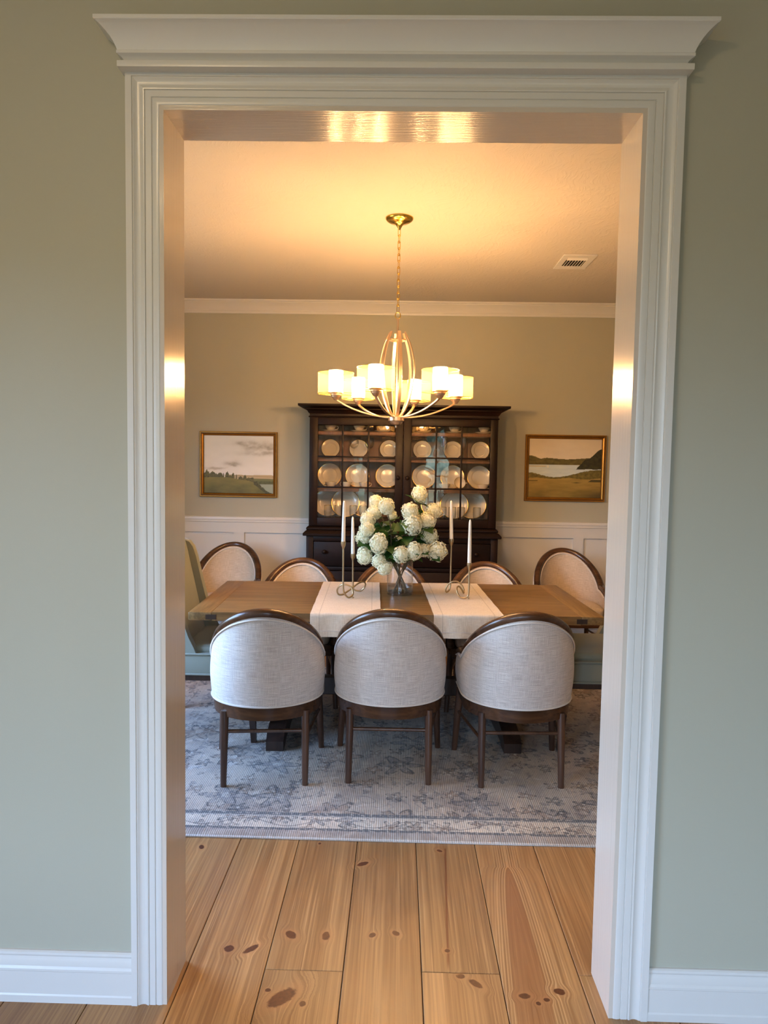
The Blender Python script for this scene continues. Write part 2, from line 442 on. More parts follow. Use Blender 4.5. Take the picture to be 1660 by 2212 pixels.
RUGX, RUGY = 1.62, 1.22           # half sizes
def mat_rug():
    t = NT('distressed_oriental_rug'); v = t.obj(); p = t.sep(v); x, y = p[0], p[1]
    rib = t.m('SINE', t.m('ADD', t.m('MULTIPLY', x, 2 * PI / .0085), t.m('MULTIPLY', t.noise(t.scale(v, 12, 2, 1), 1, 2), 9.)))
    pile = t.noise(t.scale(v, 170, 22, 1), 1, 3, .6)
    wear = t.noise(v, 3.2, 4, .6, .8); wear2 = t.noise(v, 11, 4, .65, .6)
    c = t.mix(t.rng(wear, .35, .65), lin(170, 152, 134), lin(204, 183, 158))
    c = t.mix(t.m('MULTIPLY', t.rng(wear2, .56, .70), .6), c, lin(228, 214, 196))
    def motif(c, sc, petals, rad, cols, seed, lo, strength):
        q = t.vm('ADD', t.vm('ADD', v, (seed, seed * 1.7, 0)), t.vm('MULTIPLY', t.vm('SUBTRACT', t.noise(v, 14, 2, .5, 0, True), (.5, .5, .5)), (.035, .035, 0)))
        vo = t.n('ShaderNodeTexVoronoi', voronoi_dimensions='2D', feature='F1')
        t.put(vo.inputs['Vector'], q); vo.inputs['Scale'].default_value = sc; vo.inputs['Randomness'].default_value = .75
        s_ = t.vm('SCALE', q); s_.node.inputs['Scale'].default_value = sc
        # radial distance and angle inside each cell
        dv = t.vm('SUBTRACT', s_, t.vm('MULTIPLY', vo.outputs['Position'], (sc, sc, 0)))
        dd = t.sep(dv)
        r = vo.outputs['Distance']; ang = t.m('ARCTAN2', dd[1], dd[0])
        pet = t.m('ADD', rad, t.m('MULTIPLY', t.m('COSINE', t.m('MULTIPLY', ang, petals)), rad * .42))
        k = t.m('SUBTRACT', r, pet)
        line = t.rng(t.m('ABSOLUTE', k), .02, .05, 1, 0)
        fill = t.rng(k, -.02, .01, 1, 0)
        core = t.rng(r, rad * .22, rad * .3, 1, 0)
        h = t.sep(vo.outputs['Color'])
        on = t.m('GREATER_THAN', h[0], lo)
        rub = t.rng(t.noise(v, 45, 3, .7), .36, .56)
        on = t.m('MULTIPLY', t.m('MULTIPLY', on, rub), strength)
        fc = t.mix(t.m('GREATER_THAN', h[1], .5), cols[0], cols[1])
        c = t.mix(t.m('MULTIPLY', fill, t.m('MULTIPLY', on, .55)), c, fc)
        c = t.mix(t.m('MULTIPLY', line, t.m('MULTIPLY', on, .8)), c, cols[2])
        c = t.mix(t.m('MULTIPLY', core, t.m('MULTIPLY', on, .8)), c, cols[3])
        return c
    dk, tn, cr, bl = lin(54, 50, 50), lin(140, 108, 80), lin(222, 208, 188), lin(88, 90, 98)
    c = motif(c, 3.4, 6., .27, (bl, tn, dk, cr), 3.3, .25, .9)
    c = motif(c, 8.5, 5., .26, (dk, tn, dk, cr), 9.1, .45, 1.)
    c = motif(c, 15., 3., .24, (bl, dk, dk, tn), 5.7, .62, .7)
    # vines
    vn = t.m('ABSOLUTE', t.m('SUBTRACT', t.noise(v, 5.5, 1, .4, 1.2), .5))
    c = t.mix(t.m('MULTIPLY', t.rng(vn, .004, .012, 1, 0), t.m('MULTIPLY', t.rng(wear2, .35, .6), .55)), c, lin(96, 92, 92))
    e = t.m('MINIMUM', t.m('SUBTRACT', RUGX, t.m('ABSOLUTE', x)), t.m('SUBTRACT', RUGY, t.m('ABSOLUTE', y)))
    e = t.m('ADD', e, t.m('MULTIPLY', t.m('SUBTRACT', t.noise(v, 30, 2), .5), .006))
    # border band
    b = t.mix(t.rng(wear2, .4, .65), lin(226, 208, 182), lin(204, 188, 166))
    b = motif(b, 7.5, 6., .30, (tn, bl, dk, tn), 1.3, .2, 1.)
    b = motif(b, 13., 4., .28, (tn, dk, dk, cr), 6.3, .45, .9)
    vb = t.m('ABSOLUTE', t.m('SUBTRACT', t.m('SUBTRACT', e, .12), t.m('MULTIPLY', t.m('SINE', t.m('MULTIPLY', x, 18.)), .03)))
    b = t.mix(t.m('MULTIPLY', t.rng(vb, .002, .006, 1, 0), .6), b, lin(110, 98, 88))
    dash = t.m('MULTIPLY', t.rng(t.noise(t.scale(v, 60, 60, 1), 1, 2), .36, .48), 1.)
    o = t.mix(t.rng(wear2, .4, .65), lin(164, 148, 132), lin(190, 174, 156))
    c = t.mix(t.m('LESS_THAN', e, .205), c, t.mix(t.m('MULTIPLY', dash, .8), lin(184, 170, 152), lin(74, 74, 78)))
    c = t.mix(t.m('LESS_THAN', e, .180), c, lin(190, 178, 160))
    c = t.mix(t.m('LESS_THAN', e, .172), c, b)
    c = t.mix(t.m('LESS_THAN', e, .076), c, t.mix(t.m('MULTIPLY', dash, .8), lin(178, 164, 146), lin(78, 76, 78)))
    c = t.mix(t.m('LESS_THAN', e, .057), c, o)
    c = t.mix(t.m('LESS_THAN', e, .009), c, lin(206, 198, 188))
    k = t.m('ADD', .86, t.m('ADD', t.m('MULTIPLY', rib, .065), t.m('MULTIPLY', t.m('SUBTRACT', pile, .5), .55)))
    c = t.mix(1.0, c, t.comb(k, k, k), 'MULTIPLY')
    return t.done(t.bsdf(c, .92, 0, t.bump(t.m('ADD', t.m('MULTIPLY', rib, .5), pile), .35, .004), Sheen_Weight=.2))
RUG = mat_rug()

# ------------------------------------------------------------------ room shell
JL, JR, JT, JY = -.6145, .5964, 2.386, .162       # opening and wall thickness
HC = 2.82                                         # ceiling
XW = 2.35                                         # side walls of both rooms
YB, YN = 4.2, -5.0                                # dining back wall, near-room end wall

# floor boards
def make_floor():
    mb = MB(); vals = []
    w = .2318; k0 = -11; rr = random.Random(4)
    mb.add([(-XW - .1, YN - .1, -.006), (XW + .1, YN - .1, -.006), (XW + .1, YB + .1, -.006), (-XW - .1, YB + .1, -.006)], [[0, 1, 2, 3]], 1)
    vals.append(0)
    for k in range(k0, 12):
        x0 = .0925 + k * w; x1 = x0 + w
        if x1 < -XW or x0 > XW: continue
        j = {-2: .141, 0: .149, 2: .154}.get(k)
        cuts = [YN, rr.uniform(-4.2, -3), (j if j is not None else rr.uniform(-1.8, -.9)), rr.uniform(2.0, 3.5), YB]
        for a, b in zip(cuts[:-1], cuts[1:]):
            g = .0011; c = .0016
            X0, X1, Y0, Y1 = x0 + g, x1 - g, a + g * .7, b - g * .7
            vs = [(X0, Y0, -.006), (X1, Y0, -.006), (X1, Y1, -.006), (X0, Y1, -.006),
                  (X0, Y0, -c), (X1, Y0, -c), (X1, Y1, -c), (X0, Y1, -c),
                  (X0 + c, Y0 + c, 0), (X1 - c, Y0 + c, 0), (X1 - c, Y1 - c, 0), (X0 + c, Y1 - c, 0)]
            fs = [[8, 9, 10, 11]] + [[i, (i + 1) % 4, 4 + (i + 1) % 4, 4 + i] for i in range(4)] + [[4 + i, 4 + (i + 1) % 4, 8 + (i + 1) % 4, 8 + i] for i in range(4)]
            mb.add(vs, fs); r = rr.random(); vals += [r] * 9
    o = mb.build('floor', [FLOOR, GAP], smooth=False, flip=False)
    a = o.data.attributes.new('plank', 'FLOAT', 'FACE')
    a.data.foreach_set('value', vals)
    return struct(o, 'wide honey pine floorboards with dark knots', 'floor')
make_floor()

mb = MB()
mb.box(-XW, JL - .012, 0, JY, 0, HC); mb.box(JR + .012, XW, 0, JY, 0, HC); mb.box(JL - .012, JR + .012, 0, JY, JT + .012, HC)
struct(mb.build('wall_front', SAGE, angle=20), 'sage green wall around the cased opening', 'wall')
struct(MB().box(-XW - .15, XW + .15, YB, YB + .12, 0, HC).build('wall_back', SAGE, angle=20), 'sage green dining room wall behind the hutch', 'wall')
struct(MB().box(-XW - .15, XW + .15, YN - .15, YB + .12, HC, HC + .12).build('ceiling', CEIL, angle=20), 'textured white ceiling above the chandelier', 'ceiling')

def wall_x(name, x0, x1, y0, y1, holes, label):
    mb = MB(); ys = sorted(holes); cur = y0
    for a, b, z0, z1 in ys:
        if a > cur: mb.box(x0, x1, cur, a, 0, HC)
        mb.box(x0, x1, a, b, 0, z0); mb.box(x0, x1, a, b, z1, HC); cur = b
    mb.box(x0, x1, cur, y1, 0, HC)
    struct(mb.build(name, SAGE, angle=20), label, 'wall')
WIN_LEFT = [(-3.3, -1.9, .55, 2.25), (.55, 2.05, .62, 2.2)]
wall_x('wall_left', -XW - .15, -XW, YN, YB, WIN_LEFT, 'sage green side wall with the windows')
wall_x('wall_right', XW, XW + .15, YN, YB, [], 'sage green side wall opposite the windows')
WIN_NEAR = [(-1.75, -.85, .5, 2.3), (.35, 1.25, .5, 2.3)]
mb = MB(); cur = -XW - .15
for a, b, z0, z1 in WIN_NEAR:
    mb.box(cur, a, YN - .15, YN, 0, HC); mb.box(a, b, YN - .15, YN, 0, z0); mb.box(a, b, YN - .15, YN, z1, HC); cur = b
mb.box(cur, XW + .15, YN - .15, YN, 0, HC)
struct(mb.build('wall_near', SAGE, angle=20), 'sage green wall with two tall windows facing the opening', 'wall')

wn = 0
def window_frame(axis, c, a, b, z0, z1):
    """white sash frame with bars, in a wall at axis coordinate c"""
    global wn; wn += 1
    mb = MB()
    def bx(p0, p1, q0, q1, d=.03):
        if axis == 'x': mb.box(c - d, c + d, p0, p1, q0, q1)
        else: mb.box(p0, p1, c - d, c + d, q0, q1)
    t = .05
    bx(a, a + t, z0, z1); bx(b - t, b, z0, z1); bx(a + t, b - t, z0, z0 + t); bx(a + t, b - t, z1 - t, z1)
    zm = (z0 + z1) / 2; bx(a + t, b - t, zm - .025, zm + .025)
    for k in (1, 2):
        p = a + t + (b - a - 2 * t) * k / 3; bx(p - .01, p + .01, z0 + t, zm - .025, .012); bx(p - .01, p + .01, zm + .025, z1 - t, .012)
    struct(mb.build('window_%d' % wn, TRIM), 'white sash window', 'window')
for a, b, z0, z1 in WIN_NEAR: window_frame('y', YN - .08, a, b, z0, z1)
for a, b, z0, z1 in WIN_LEFT: window_frame('x', -XW - .08, a, b, z0, z1)

# jamb lining
mb = MB()
mb.box(JL - .012, JL, -.012, JY + .004, 0, JT + .012); mb.box(JR, JR + .012, -.012, JY + .004, 0, JT + .012)
mb.box(JL, JR, -.012, JY + .004, JT, JT + .012, m=1)
struct(mb.build('trim_jamb', [JAMB, JAMBH], angle=20), 'glossy brushed jamb lining inside the opening', 'trim')

# mitred casing
CW = [(0, 0), (0, .020), (.18, .020), (.195, .0165), (.22, .0172), (.27, .0135), (.33, .0115), (.40, .0115), (.46, .0138), (.50, .0158), (.53, .0152), (.545, .0118),
      (.56, .0138), (.73, .0138), (.745, .0108), (.765, .0128), (.85, .0140), (.93, .0125), (.98, .0092), (1, .007), (1, 0)]
OL, OR_, OT = -.7095, .6985, 2.4815
IL, IR, IT = -.6215, .6035, 2.394
def casing():
    mb = MB(); n = len(CW); vs = []
    for k in range(4):
        for w, t in CW:
            xl = OL + (IL - OL) * w; xr = OR_ + (IR - OR_) * w; zt = OT + (IT - OT) * w
            vs.append([(xl, -t - .001, .0), (xl, -t - .001, zt), (xr, -t - .001, zt), (xr, -t - .001, .0)][k])
    fs = []
    for k in range(3):
        for i in range(n - 1): fs.append([k * n + i, k * n + i + 1, (k + 1) * n + i + 1, (k + 1) * n + i])
    mb.add(vs, fs)
    return struct(mb.build('trim_casing', TRIM, angle=22, flip=False), 'fluted white casing around the opening', 'trim')
casing()
# cornice over the casing
prof = [(.0, 2.4725), (.050, 2.4725), (.0505, 2.4745), (.0505, 2.4855), (.050, 2.4870), (.036, 2.4875), (.0365, 2.4905), (.039, 2.496), (.044, 2.5005), (.0495, 2.503), (.0515, 2.504),
        (.0515, 2.5105), (.050, 2.512), (.052, 2.518), (.0565, 2.528), (.063, 2.5385), (.071, 2.5475), (.080, 2.5555), (.087, 2.5605), (.0915, 2.5625), (.0925, 2.564), (.0925, 2.572), (.0, 2.574)]
mb = MB(); vs = []; fs = []
for o, z in prof:
    vs += [(-.668 - o, 0, z), (-.668 - o, -o, z), (.655 + o, -o, z), (.655 + o, 0, z)]
for i in range(len(prof) - 1):
    for k in range(3): fs.append([i * 4 + k, i * 4 + k + 1, i * 4 + k + 5, i * 4 + k + 4])
mb.add(vs, fs)
struct(mb.build('trim_cornice', TRIM, angle=24, flip=False), 'white moulded cornice crowning the opening', 'trim')

# baseboards
BP = [(0, 0), (.019, 0), (.019, .020), (.0165, .024), (.0165, .088), (.0175, .090), (.0175, .096), (.0135, .102), (.0135, .116), (.0115, .121), (.010, .128), (.0115, .133), (.0105, .139), (.006, .142), (0, .142)]
def base_y(name, y, sgn, x0, x1, label):
    mb = MB(); mb.prism(BP, lambda p: (x0, y + sgn * p[0], p[1]), lambda p: (x1, y + sgn * p[0], p[1]))
    return struct(mb.build(name, TRIM, angle=25), label, 'baseboard')
def base_x(name, x, sgn, y0, y1, label):
    mb = MB(); mb.prism(BP, lambda p: (x + sgn * p[0], y0, p[1]), lambda p: (x + sgn * p[0], y1, p[1]))
    return struct(mb.build(name, TRIM, angle=25), label, 'baseboard')
base_y('baseboard_left', 0, -1, -XW, OL, 'white baseboard left of the opening')
base_y('baseboard_right', 0, -1, OR_, XW, 'white baseboard right of the opening')
base_y('baseboard_back', YB - .006, -1, -XW, XW, 'white baseboard below the dining room wainscot')

# wainscot on the back wall
mb = MB()
mb.box(-XW, XW, YB - .006, YB, 0, .98)
mb.box(-XW, XW, YB - .022, YB - .006, .898, .974)
for a, b in [(-2.3, -2.21), (-1.384, -1.294), (-.47, -.38), (.55, .64), (1.464, 1.549), (2.25, 2.34)]: mb.box(a, b, YB - .022, YB - .006, .22, .898)
mb.box(-XW, XW, YB - .022, YB - .006, .14, .22)
struct(mb.build('trim_wainscot', TRIM, angle=20), 'white panelled wainscot along the dining room wall', 'wainscot')
mb = MB()
pr = [(0, .974), (.024, .974), (.024, .983), (.030, .987), (.030, 1.004), (.033, 1.008), (.033, 1.020), (.029, 1.030), (0, 1.031)]
mb.prism(pr, lambda p: (-XW, YB - p[0], p[1]), lambda p: (XW, YB - p[0], p[1]))
struct(mb.build('trim_chair_rail', TRIM, angle=22), 'white chair rail along the dining room wall', 'trim')
# crown moulding
mb = MB()
cr = [(0, 2.716), (.012, 2.716), (.014, 2.722), (.014, 2.734), (.018, 2.737), (.018, 2.744), (.022, 2.750), (.032, 2.768), (.046, 2.784), (.058, 2.793), (.062, 2.797), (.062, 2.803), (.074, 2.808), (.076, 2.819), (0, 2.8195)]
mb.prism(cr, lambda p: (-XW, YB - p[0], p[1]), lambda p: (XW, YB - p[0], p[1]))
struct(mb.build('trim_crown', TRIM, angle=25), 'white crown moulding under the dining room ceiling', 'trim')

# ceiling vent
vt = thing('ceiling_vent', 'white metal ceiling vent right of the chandelier', 'vent', (1.112, 2.925, HC))
mb = MB(); hx, hy = .105, .162
mb.box(-hx, hx, -hy, -.105, -.008, 0, .002); mb.box(-hx, hx, .105, hy, -.008, 0, .002)
mb.box(-hx, -.066, -.105, .105, -.008, 0, .002); mb.box(.066, hx, -.105, .105, -.008, 0, .002)
mb.build('frame', TRIM, vt)
MB().box(-.066, .066, -.105, .105, -.0015, -.0005).build('duct', DARK, vt)
for k in range(7):
    x = -.054 + k * .018
    M = Matrix.Translation((x, .03, -.006)) @ Matrix.Rotation(.6, 4, 'Y')
    MB().box(-.0012, .0012, -.072, .070, -.006, .006, M=M).build('slat', TRIM, vt)
mb = MB()
for k in range(2):
    M = Matrix.Translation((0, -.062 - .02 * k, -.006)) @ Matrix.Rotation(.7, 4, 'X')
    mb.box(-.064, .064, -.001, .001, -.006, .006, M=M)
mb.build('damper', TRIM, vt)

# ------------------------------------------------------------------ rug
rg = MB().grid(lambda u, v: ((u * 2 - 1) * RUGX, (v * 2 - 1) * RUGY, 0.011 if 0.002 < u < .998 and .002 < v < .998 else .006), 120, 100)
rg.box(-RUGX, RUGX, -RUGY, RUGY, .001, .006)
o = rg.build('area_rug', RUG, flip=False, loc=(0.0, .883 + RUGY, 0))
tag(o, 'distressed blue grey patterned area rug under the dining table', 'rug')
RZ = .0112

# ------------------------------------------------------------------ dining table
TR = math.radians(2.0)
TC = Vector((-.013, 2.096, 0))
tb = thing('dining_table', 'rustic brown trestle dining table set with linen runners', 'table', (TC.x, TC.y, RZ), TR)
TH = .76 - RZ
hx, hy = 1.022, .475
mb = MB()
nb = 5
for k in range(nb):
    y0 = -hy + k * 2 * hy / nb
    mb.box(-hx + .115, hx - .115, y0 + .0004, y0 + 2 * hy / nb - .0004, TH - .042, TH, .0006)
mb.build('tabletop', TABLE, tb)
for sx in (-1, 1):
    m2 = MB()
    a, b = (-hx, -hx + .1145) if sx < 0 else (hx - .1145, hx)
    m2.box(a, b, -hy, hy, TH - .042, TH, .006, seg=3)
    bb = m2.build('breadboard_end', TABLEY, tb)
    for sy in (-1, 1):
        cx = sx * (hx - .1145)
        MB().box(cx - (.022 if sx > 0 else .030), cx + (.030 if sx > 0 else .022), sy * hy - .0012, sy * hy + .0012, TH - .036, TH - .012).build('dovetail', TABLED, bb)
MB().box(-.72, .72, -.30, .30, TH - .12, TH - .042, .004).build('apron', TABLED, tb)
for sx in (-1, 1):
    x = sx * .615
    ft = MB()
    prof = [(-.335, 0), (-.335, .05), (-.28, .085), (-.10, .115), (.10, .115), (.28, .085), (.335, .05), (.335, 0), (.25, 0), (.22, .02), (-.22, .02), (-.25, 0)]
    ft.prism(prof, lambda p: (x - .045, p[0], p[1]), lambda p: (x + .045, p[0], p[1]))
    ft.build('foot', TABLED, tb)
    MB().box(x - .04, x + .04, -.12, .12, .115, TH - .16, .006).build('column', TABLED, tb)
    MB().box(x - .045, x + .045, -.34, .34, TH - .17, TH - .12, .008).build('bolster', TABLED, tb)
MB().box(-.575, .575, -.03, .03, .20, .30, .006).build('stretcher', TABLED, tb)

# ------------------------------------------------------------------ barrel dining chairs
def chair_curves():
    pts = []   # (x, y, t, arm)  along the U plan, left arm front -> right arm front
    NA, NB = 8, 40
    for i in range(NA): pts.append((-.262 + .006 * 0, .17 - .17 * i / NA, -PI / 2))
    for i in range(NB + 1):
        t = -PI / 2 + PI * i / NB
        pts.append((.262 * math.sin(t), -.25 * math.cos(t), t))
    for i in range(1, NA + 1): pts.append((.262, .17 * i / NA, PI / 2))
    return pts
CP = chair_curves()
def ch_top(x, y, t):
    c = max(0.0, math.cos(t))
    return .580 + .245 * c ** 1.0 - .03 * max(0, y / .17) ** 2
def ch_pos(i, z, off=0.0):
    """point of the shell at plan index i, height z, pushed outwards by off"""
    x, y, t = CP[i]
    a = CP[max(0, i - 1)]; b = CP[min(len(CP) - 1, i + 1)]
    T = Vector((b[0] - a[0], b[1] - a[1], 0)).normalized(); N = Vector((T.y, -T.x, 0))   # outward
    k = (z - .385) / .45
    c = max(0, math.cos(t))
    lean = Vector((0, -.065 * k * c, 0))
    bul = .010 * math.sin(PI * min(1, max(0, (z - .385) / max(.05, ch_top(x, y, t) - .385))))
    return Vector((x, y, z)) + lean + N * (off + bul * (1 if off >= 0 else .3)), N, T
ARC = [0.0]
for i in range(1, len(CP)): ARC.append(ARC[-1] + math.hypot(CP[i][0] - CP[i - 1][0], CP[i][1] - CP[i - 1][1]))
def dshape(inset=0.0, fy=.27):
    """closed D plan of the seat"""
    out = []
    for i in range(31):
        t = -PI / 2 + PI * i / 30
        out.append(((.262 - inset) * math.sin(t), -(.25 - inset) * math.cos(t)))
    w = .262 - inset; f = fy - inset; r = .05
    for i in range(7):
        a = PI / 2 * i / 6
        out.append((w - r + r * math.cos(a) + 0, f - r + r * math.sin(a)))
    out.append((w * .4, f + .012)); out.append((0, f + .016)); out.append((-w * .4, f + .012))
    for i in range(7):
        a = PI / 2 + PI / 2 * i / 6
        out.append((-w + r + r * math.cos(a), f - r + r * math.sin(a)))
    return out
def make_chair():
    root = thing('dining_chair', 'x', 'chair', group='barrel back dining chairs')
    n = len(CP)
    mb = MB(); K = 10
    for off, side in ((.0, 0), (-.044, 1)):
        def fn(u, v):
            i = round(u * (n - 1)); x, y, t = CP[i]
            z0 = .384 if side == 0 else .40
            z = z0 + (ch_top(x, y, t) - .012 - z0) * v
            return ch_pos(i, z, off)[0]
        def uvf(u, v):
            i = round(u * (n - 1)); x, y, t = CP[i]
            return (ARC[i], .384 + (ch_top(x, y, t) - .396) * v)
        mb.grid(fn, n - 1, K, side, uvf)
    # front faces of the arms
    for i in (0, n - 1):
        x, y, t = CP[i]; zt = ch_top(x, y, t) - .012
        a = [ch_pos(i, .384 + (zt - .384) * k / 4, 0)[0] for k in range(5)]; b = [ch_pos(i, .384 + (zt - .384) * k / 4, -.044)[0] for k in range(5)]
        mb.add(a + b, [[k, k + 1, k + 6, k + 5] for k in range(4)], 0, [(.03 * (j // 5), .05 * (j % 5)) for j in range(10)])
    mb.build('backrest', [WEAVE, SLUB], root, 50, flip=True)
    # wooden top rail running into the arms and down to the seat
    path = []; fr = []
    pre = []
    for i in range(n):
        x, y, t = CP[i]; z = ch_top(x, y, t)
        p, N, T = ch_pos(i, z, 0.0); p = p - N * .022; path.append((p, N))
    P = [q[0] for q in path]; Ns = [q[1] for q in path]
    def post(s):
        e = P[0] if s < 0 else P[-1]
        return [Vector((e.x, e.y + .030, e.z - .012)), Vector((e.x, e.y + .052, e.z - .05)), Vector((e.x, e.y + .060, e.z - .11)), Vector((e.x, e.y + .066, .385))]
    full = post(-1)[::-1] + P + post(1); Nf = [Ns[0]] * 4 + Ns + [Ns[-1]] * 4
    frames = []
    for i, p in enumerate(full):
        a = full[max(0, i - 1)]; b = full[min(len(full) - 1, i + 1)]
        T = (b - a).normalized(); N = (Nf[i] - T * Nf[i].dot(T)).normalized(); B = N.cross(T)
        if B.z < 0 and 4 <= i < len(full) - 4: pass
        frames.append((N, B))
    sec = []
    for a, b in [(.024, -.014), (.0265, -.004), (.026, .006), (.021, .015), (.010, .0205), (-.005, .0205), (-.015, .016), (-.0195, .007), (-.0195, -.006), (-.016, -.015)]: sec.append((a, b))
    MB().sweep(full, frames, sec).build('top_rail', WALNUT, root, 60)
    # piping under the rail and above the seat frame
    mb = MB()
    mb.tube([ch_pos(i, ch_top(*CP[i]) - .021 - .004 * math.cos(CP[i][2]), .004)[0] for i in range(n)], .0042, 6)
    mb.tube([ch_pos(i, .3885, .002)[0] for i in range(n)], .0045, 6)
    mb.tube([ch_pos(i, ch_top(*CP[i]) - .024, -.046)[0] for i in range(n)], .0038, 6)
    mb.build('piping', CORD, root, 60)
    # seat frame
    d = dshape(.006); mb = MB()
    mb.prism(d, lambda p: (p[0] * .985, p[1] * .985, .322), lambda p: (p[0], p[1], .386))
    mb.build('seat_frame', WALNUT, root, 40)
    mb = MB(); d1 = dshape(.058, .285); d2 = dshape(.05, .283); rings = []
    for ins, z in ((.060, .386), (.052, .40), (.050, .44), (.056, .456), (.085, .468), (.14, .474), (.2, .475)):
        rings.append([(p[0], p[1], z) for p in dshape(ins, .305)])
    nn = len(rings[0]); vs = [q for r in rings for q in r]; fs = []
    for i in range(len(rings) - 1):
        for j in range(nn): fs.append([i * nn + j, i * nn + (j + 1) % nn, (i + 1) * nn + (j + 1) % nn, (i + 1) * nn + j])
    fs.append([(len(rings) - 1) * nn + j for j in range(nn)]); fs.append(list(range(nn))[::-1])
    mb.add(vs, fs, 0, [(q[0], q[1]) for q in vs]); mb.build('seat', SLUB, root, 50)
    for sx in (-1, 1):
        MB().tube([(sx * .184, -.158, .345), (sx * .185, -.170, .2), (sx * .186, -.186, 0)], [.0185, .0175, .0138], 16).build('leg', WALNUTZ, root, 50)
        MB().tube([(sx * .236, .232, .345), (sx * .246, .245, .2), (sx * .257, .262, 0)], [.020, .0185, .0145], 16).build('leg', WALNUTZ, root, 50)
        MB().tube([(sx * .185, -.168, .215), (sx * .245, .243, .215)], .0075, 8).build('side_stretcher', WALNUTZ, root, 60)
    MB().tube([(-.184, -.164, .250), (.184, -.164, .250)], .0085, 10).build('rear_stretcher', WALNUTZ, root, 60)
    return root
ch = make_chair()
ch['label'] = 'barrel chair in the near row under the left end of the table'
ch.location = (-.612, 1.522, RZ); ch.rotation_euler = (0, 0, math.radians(5.5))
dup(ch, (-.027, 1.578, RZ), math.radians(.5), 'barrel chair in the near row, centred in front of the flower vase')
dup(ch, (.582, 1.570, RZ), math.radians(2.5), 'barrel chair in the near row under the right end of the table')
dup(ch, (-.625, 2.665, RZ), math.radians(182), 'barrel chair across the table, behind the left pair of candles')
dup(ch, (-.036, 2.61, RZ), math.radians(180), 'barrel chair across the table directly behind the flower vase')
dup(ch, (.575, 2.65, RZ), math.radians(178), 'barrel chair across the table, behind the right pair of candles')
dup(ch, (-1.317, 3.64, .0), math.radians(180), 'spare barrel chair against the wainscot under the meadow painting')
dup(ch, (1.317, 3.64, .0), math.radians(180), 'spare barrel chair against the wainscot under the lake painting')

# ------------------------------------------------------------------ green end chairs
def make_host():
    root = thing('host_chair', 'x', 'armchair', group='sage velvet end chairs')
    w = .275
    MB().box(-.30, .27, -w, w, .36, .478, .018, seg=3).box(-.14, .262, -w + .03, w - .03, .46, .515, .028, seg=4).build('seat', VELVET, root, 50)
    mb = MB()
    for z in (.475, .368):
        q = [(-.30, -w), (.27, -w), (.27, w), (-.30, w)]
        r = .015; pth = []
        for (cx, cy), a0 in zip([(-.30 + r, -w + r), (.27 - r, -w + r), (.27 - r, w - r), (-.30 + r, w - r)], (PI, 1.5 * PI, 0, .5 * PI)):
            for k in range(5):
                a = a0 + PI / 2 * k / 4; pth.append((cx + (r + .003) * math.cos(a), cy + (r + .003) * math.sin(a), z))
        mb.tube(pth, .0055, 6, closed=True)
    mb.build('piping', VELVET, root, 60)
    MB().box(-.30, .268, -w + .004, w - .004, .332, .362, .004).build('seat_rail', TABLED, root)
    # back: leaning slab
    def bk(u, v, s):
        z = .46 + .57 * v
        xi = -.125 - .125 * v - .012 * math.sin(PI * v) * 0
        xo = -.285 - .075 * v
        yy = (u * 2 - 1) * (w - .02)
        x = (xi + .02 * math.sin(PI * u) * (1 - .4 * v)) if s else xo
        rr = 1 - max(0, (v - .9) / .1) ** 2 * .25
        return (x, yy * (1 if v < .9 else rr ** .5 * .98), z)
    mb = MB(); mb.grid(lambda u, v: bk(u, v, 1), 12, 14); mb.grid(lambda u, v: bk(u, v, 0), 12, 14)
    for u in (0, 1):
        vs = [bk(u, k / 14, 1) for k in range(15)] + [bk(u, k / 14, 0) for k in range(15)]
        mb.add(vs, [[k, k + 1, k + 16, k + 15] for k in range(14)])
    vs = [bk(k / 12, 1, 1) for k in range(13)] + [bk(k / 12, 1, 0) for k in range(13)]
    mb.add(vs, [[k, k + 1, k + 14, k + 13] for k in range(12)])
    mb.build('backrest', VELVET, root, 50)
    wp = [(-.285, .46), (-.04, .46), (-.055, .50), (-.085, .56), (-.12, .66), (-.155, .80), (-.185, .93), (-.203, .985), (-.225, 1.015), (-.26, 1.03), (-.36, 1.03)]
    for s in (-1, 1):
        mb = MB(); n = len(wp)
        # rounded panel: three layers
        cx = sum(p[0] for p in wp) / n; cz = sum(p[1] for p in wp) / n
        lay = [(.0, .975), (.010, 1.0), (.042, 1.0), (.052, .975)]
        vs = []
        for dy, k in lay:
            for p in wp: vs.append((cx + (p[0] - cx) * k, s * (w - dy), cz + (p[1] - cz) * k))
        fs = [list(range(n)), [3 * n + i for i in range(n)]]
        for l in range(3):
            for i in range(n): fs.append([l * n + i, l * n + (i + 1) % n, (l + 1) * n + (i + 1) % n, (l + 1) * n + i])
        mb.add(vs, fs); mb.build('wing', VELVET, root, 50)
    for sy in (-1, 1):
        for x0, x1, tw in ((.235, .255, .020), (-.26, -.33, .022)):
            mb = MB(); y = sy * (w - .03)
            a, b = tw, tw * .68
            vs = [(x0 - a, y - a, .334), (x0 + a, y - a, .334), (x0 + a, y + a, .334), (x0 - a, y + a, .334),
                  (x1 - b, y - b, 0), (x1 + b, y - b, 0), (x1 + b, y + b, 0), (x1 - b, y + b, 0)]
            mb.add(vs, [[0, 1, 2, 3], [4, 5, 6, 7]] + [[i, (i + 1) % 4, 4 + (i + 1) % 4, 4 + i] for i in range(4)])
            mb.build('leg', TABLED, root)
    return root
hc = make_host()
hc['label'] = 'sage velvet wing chair at the left head of the table, back in view'
hc.location = (-1.0, 2.10, RZ)
dup(hc, (1.125, 2.10, RZ), PI, 'sage velvet chair at the right head of the table, only its seat in view')

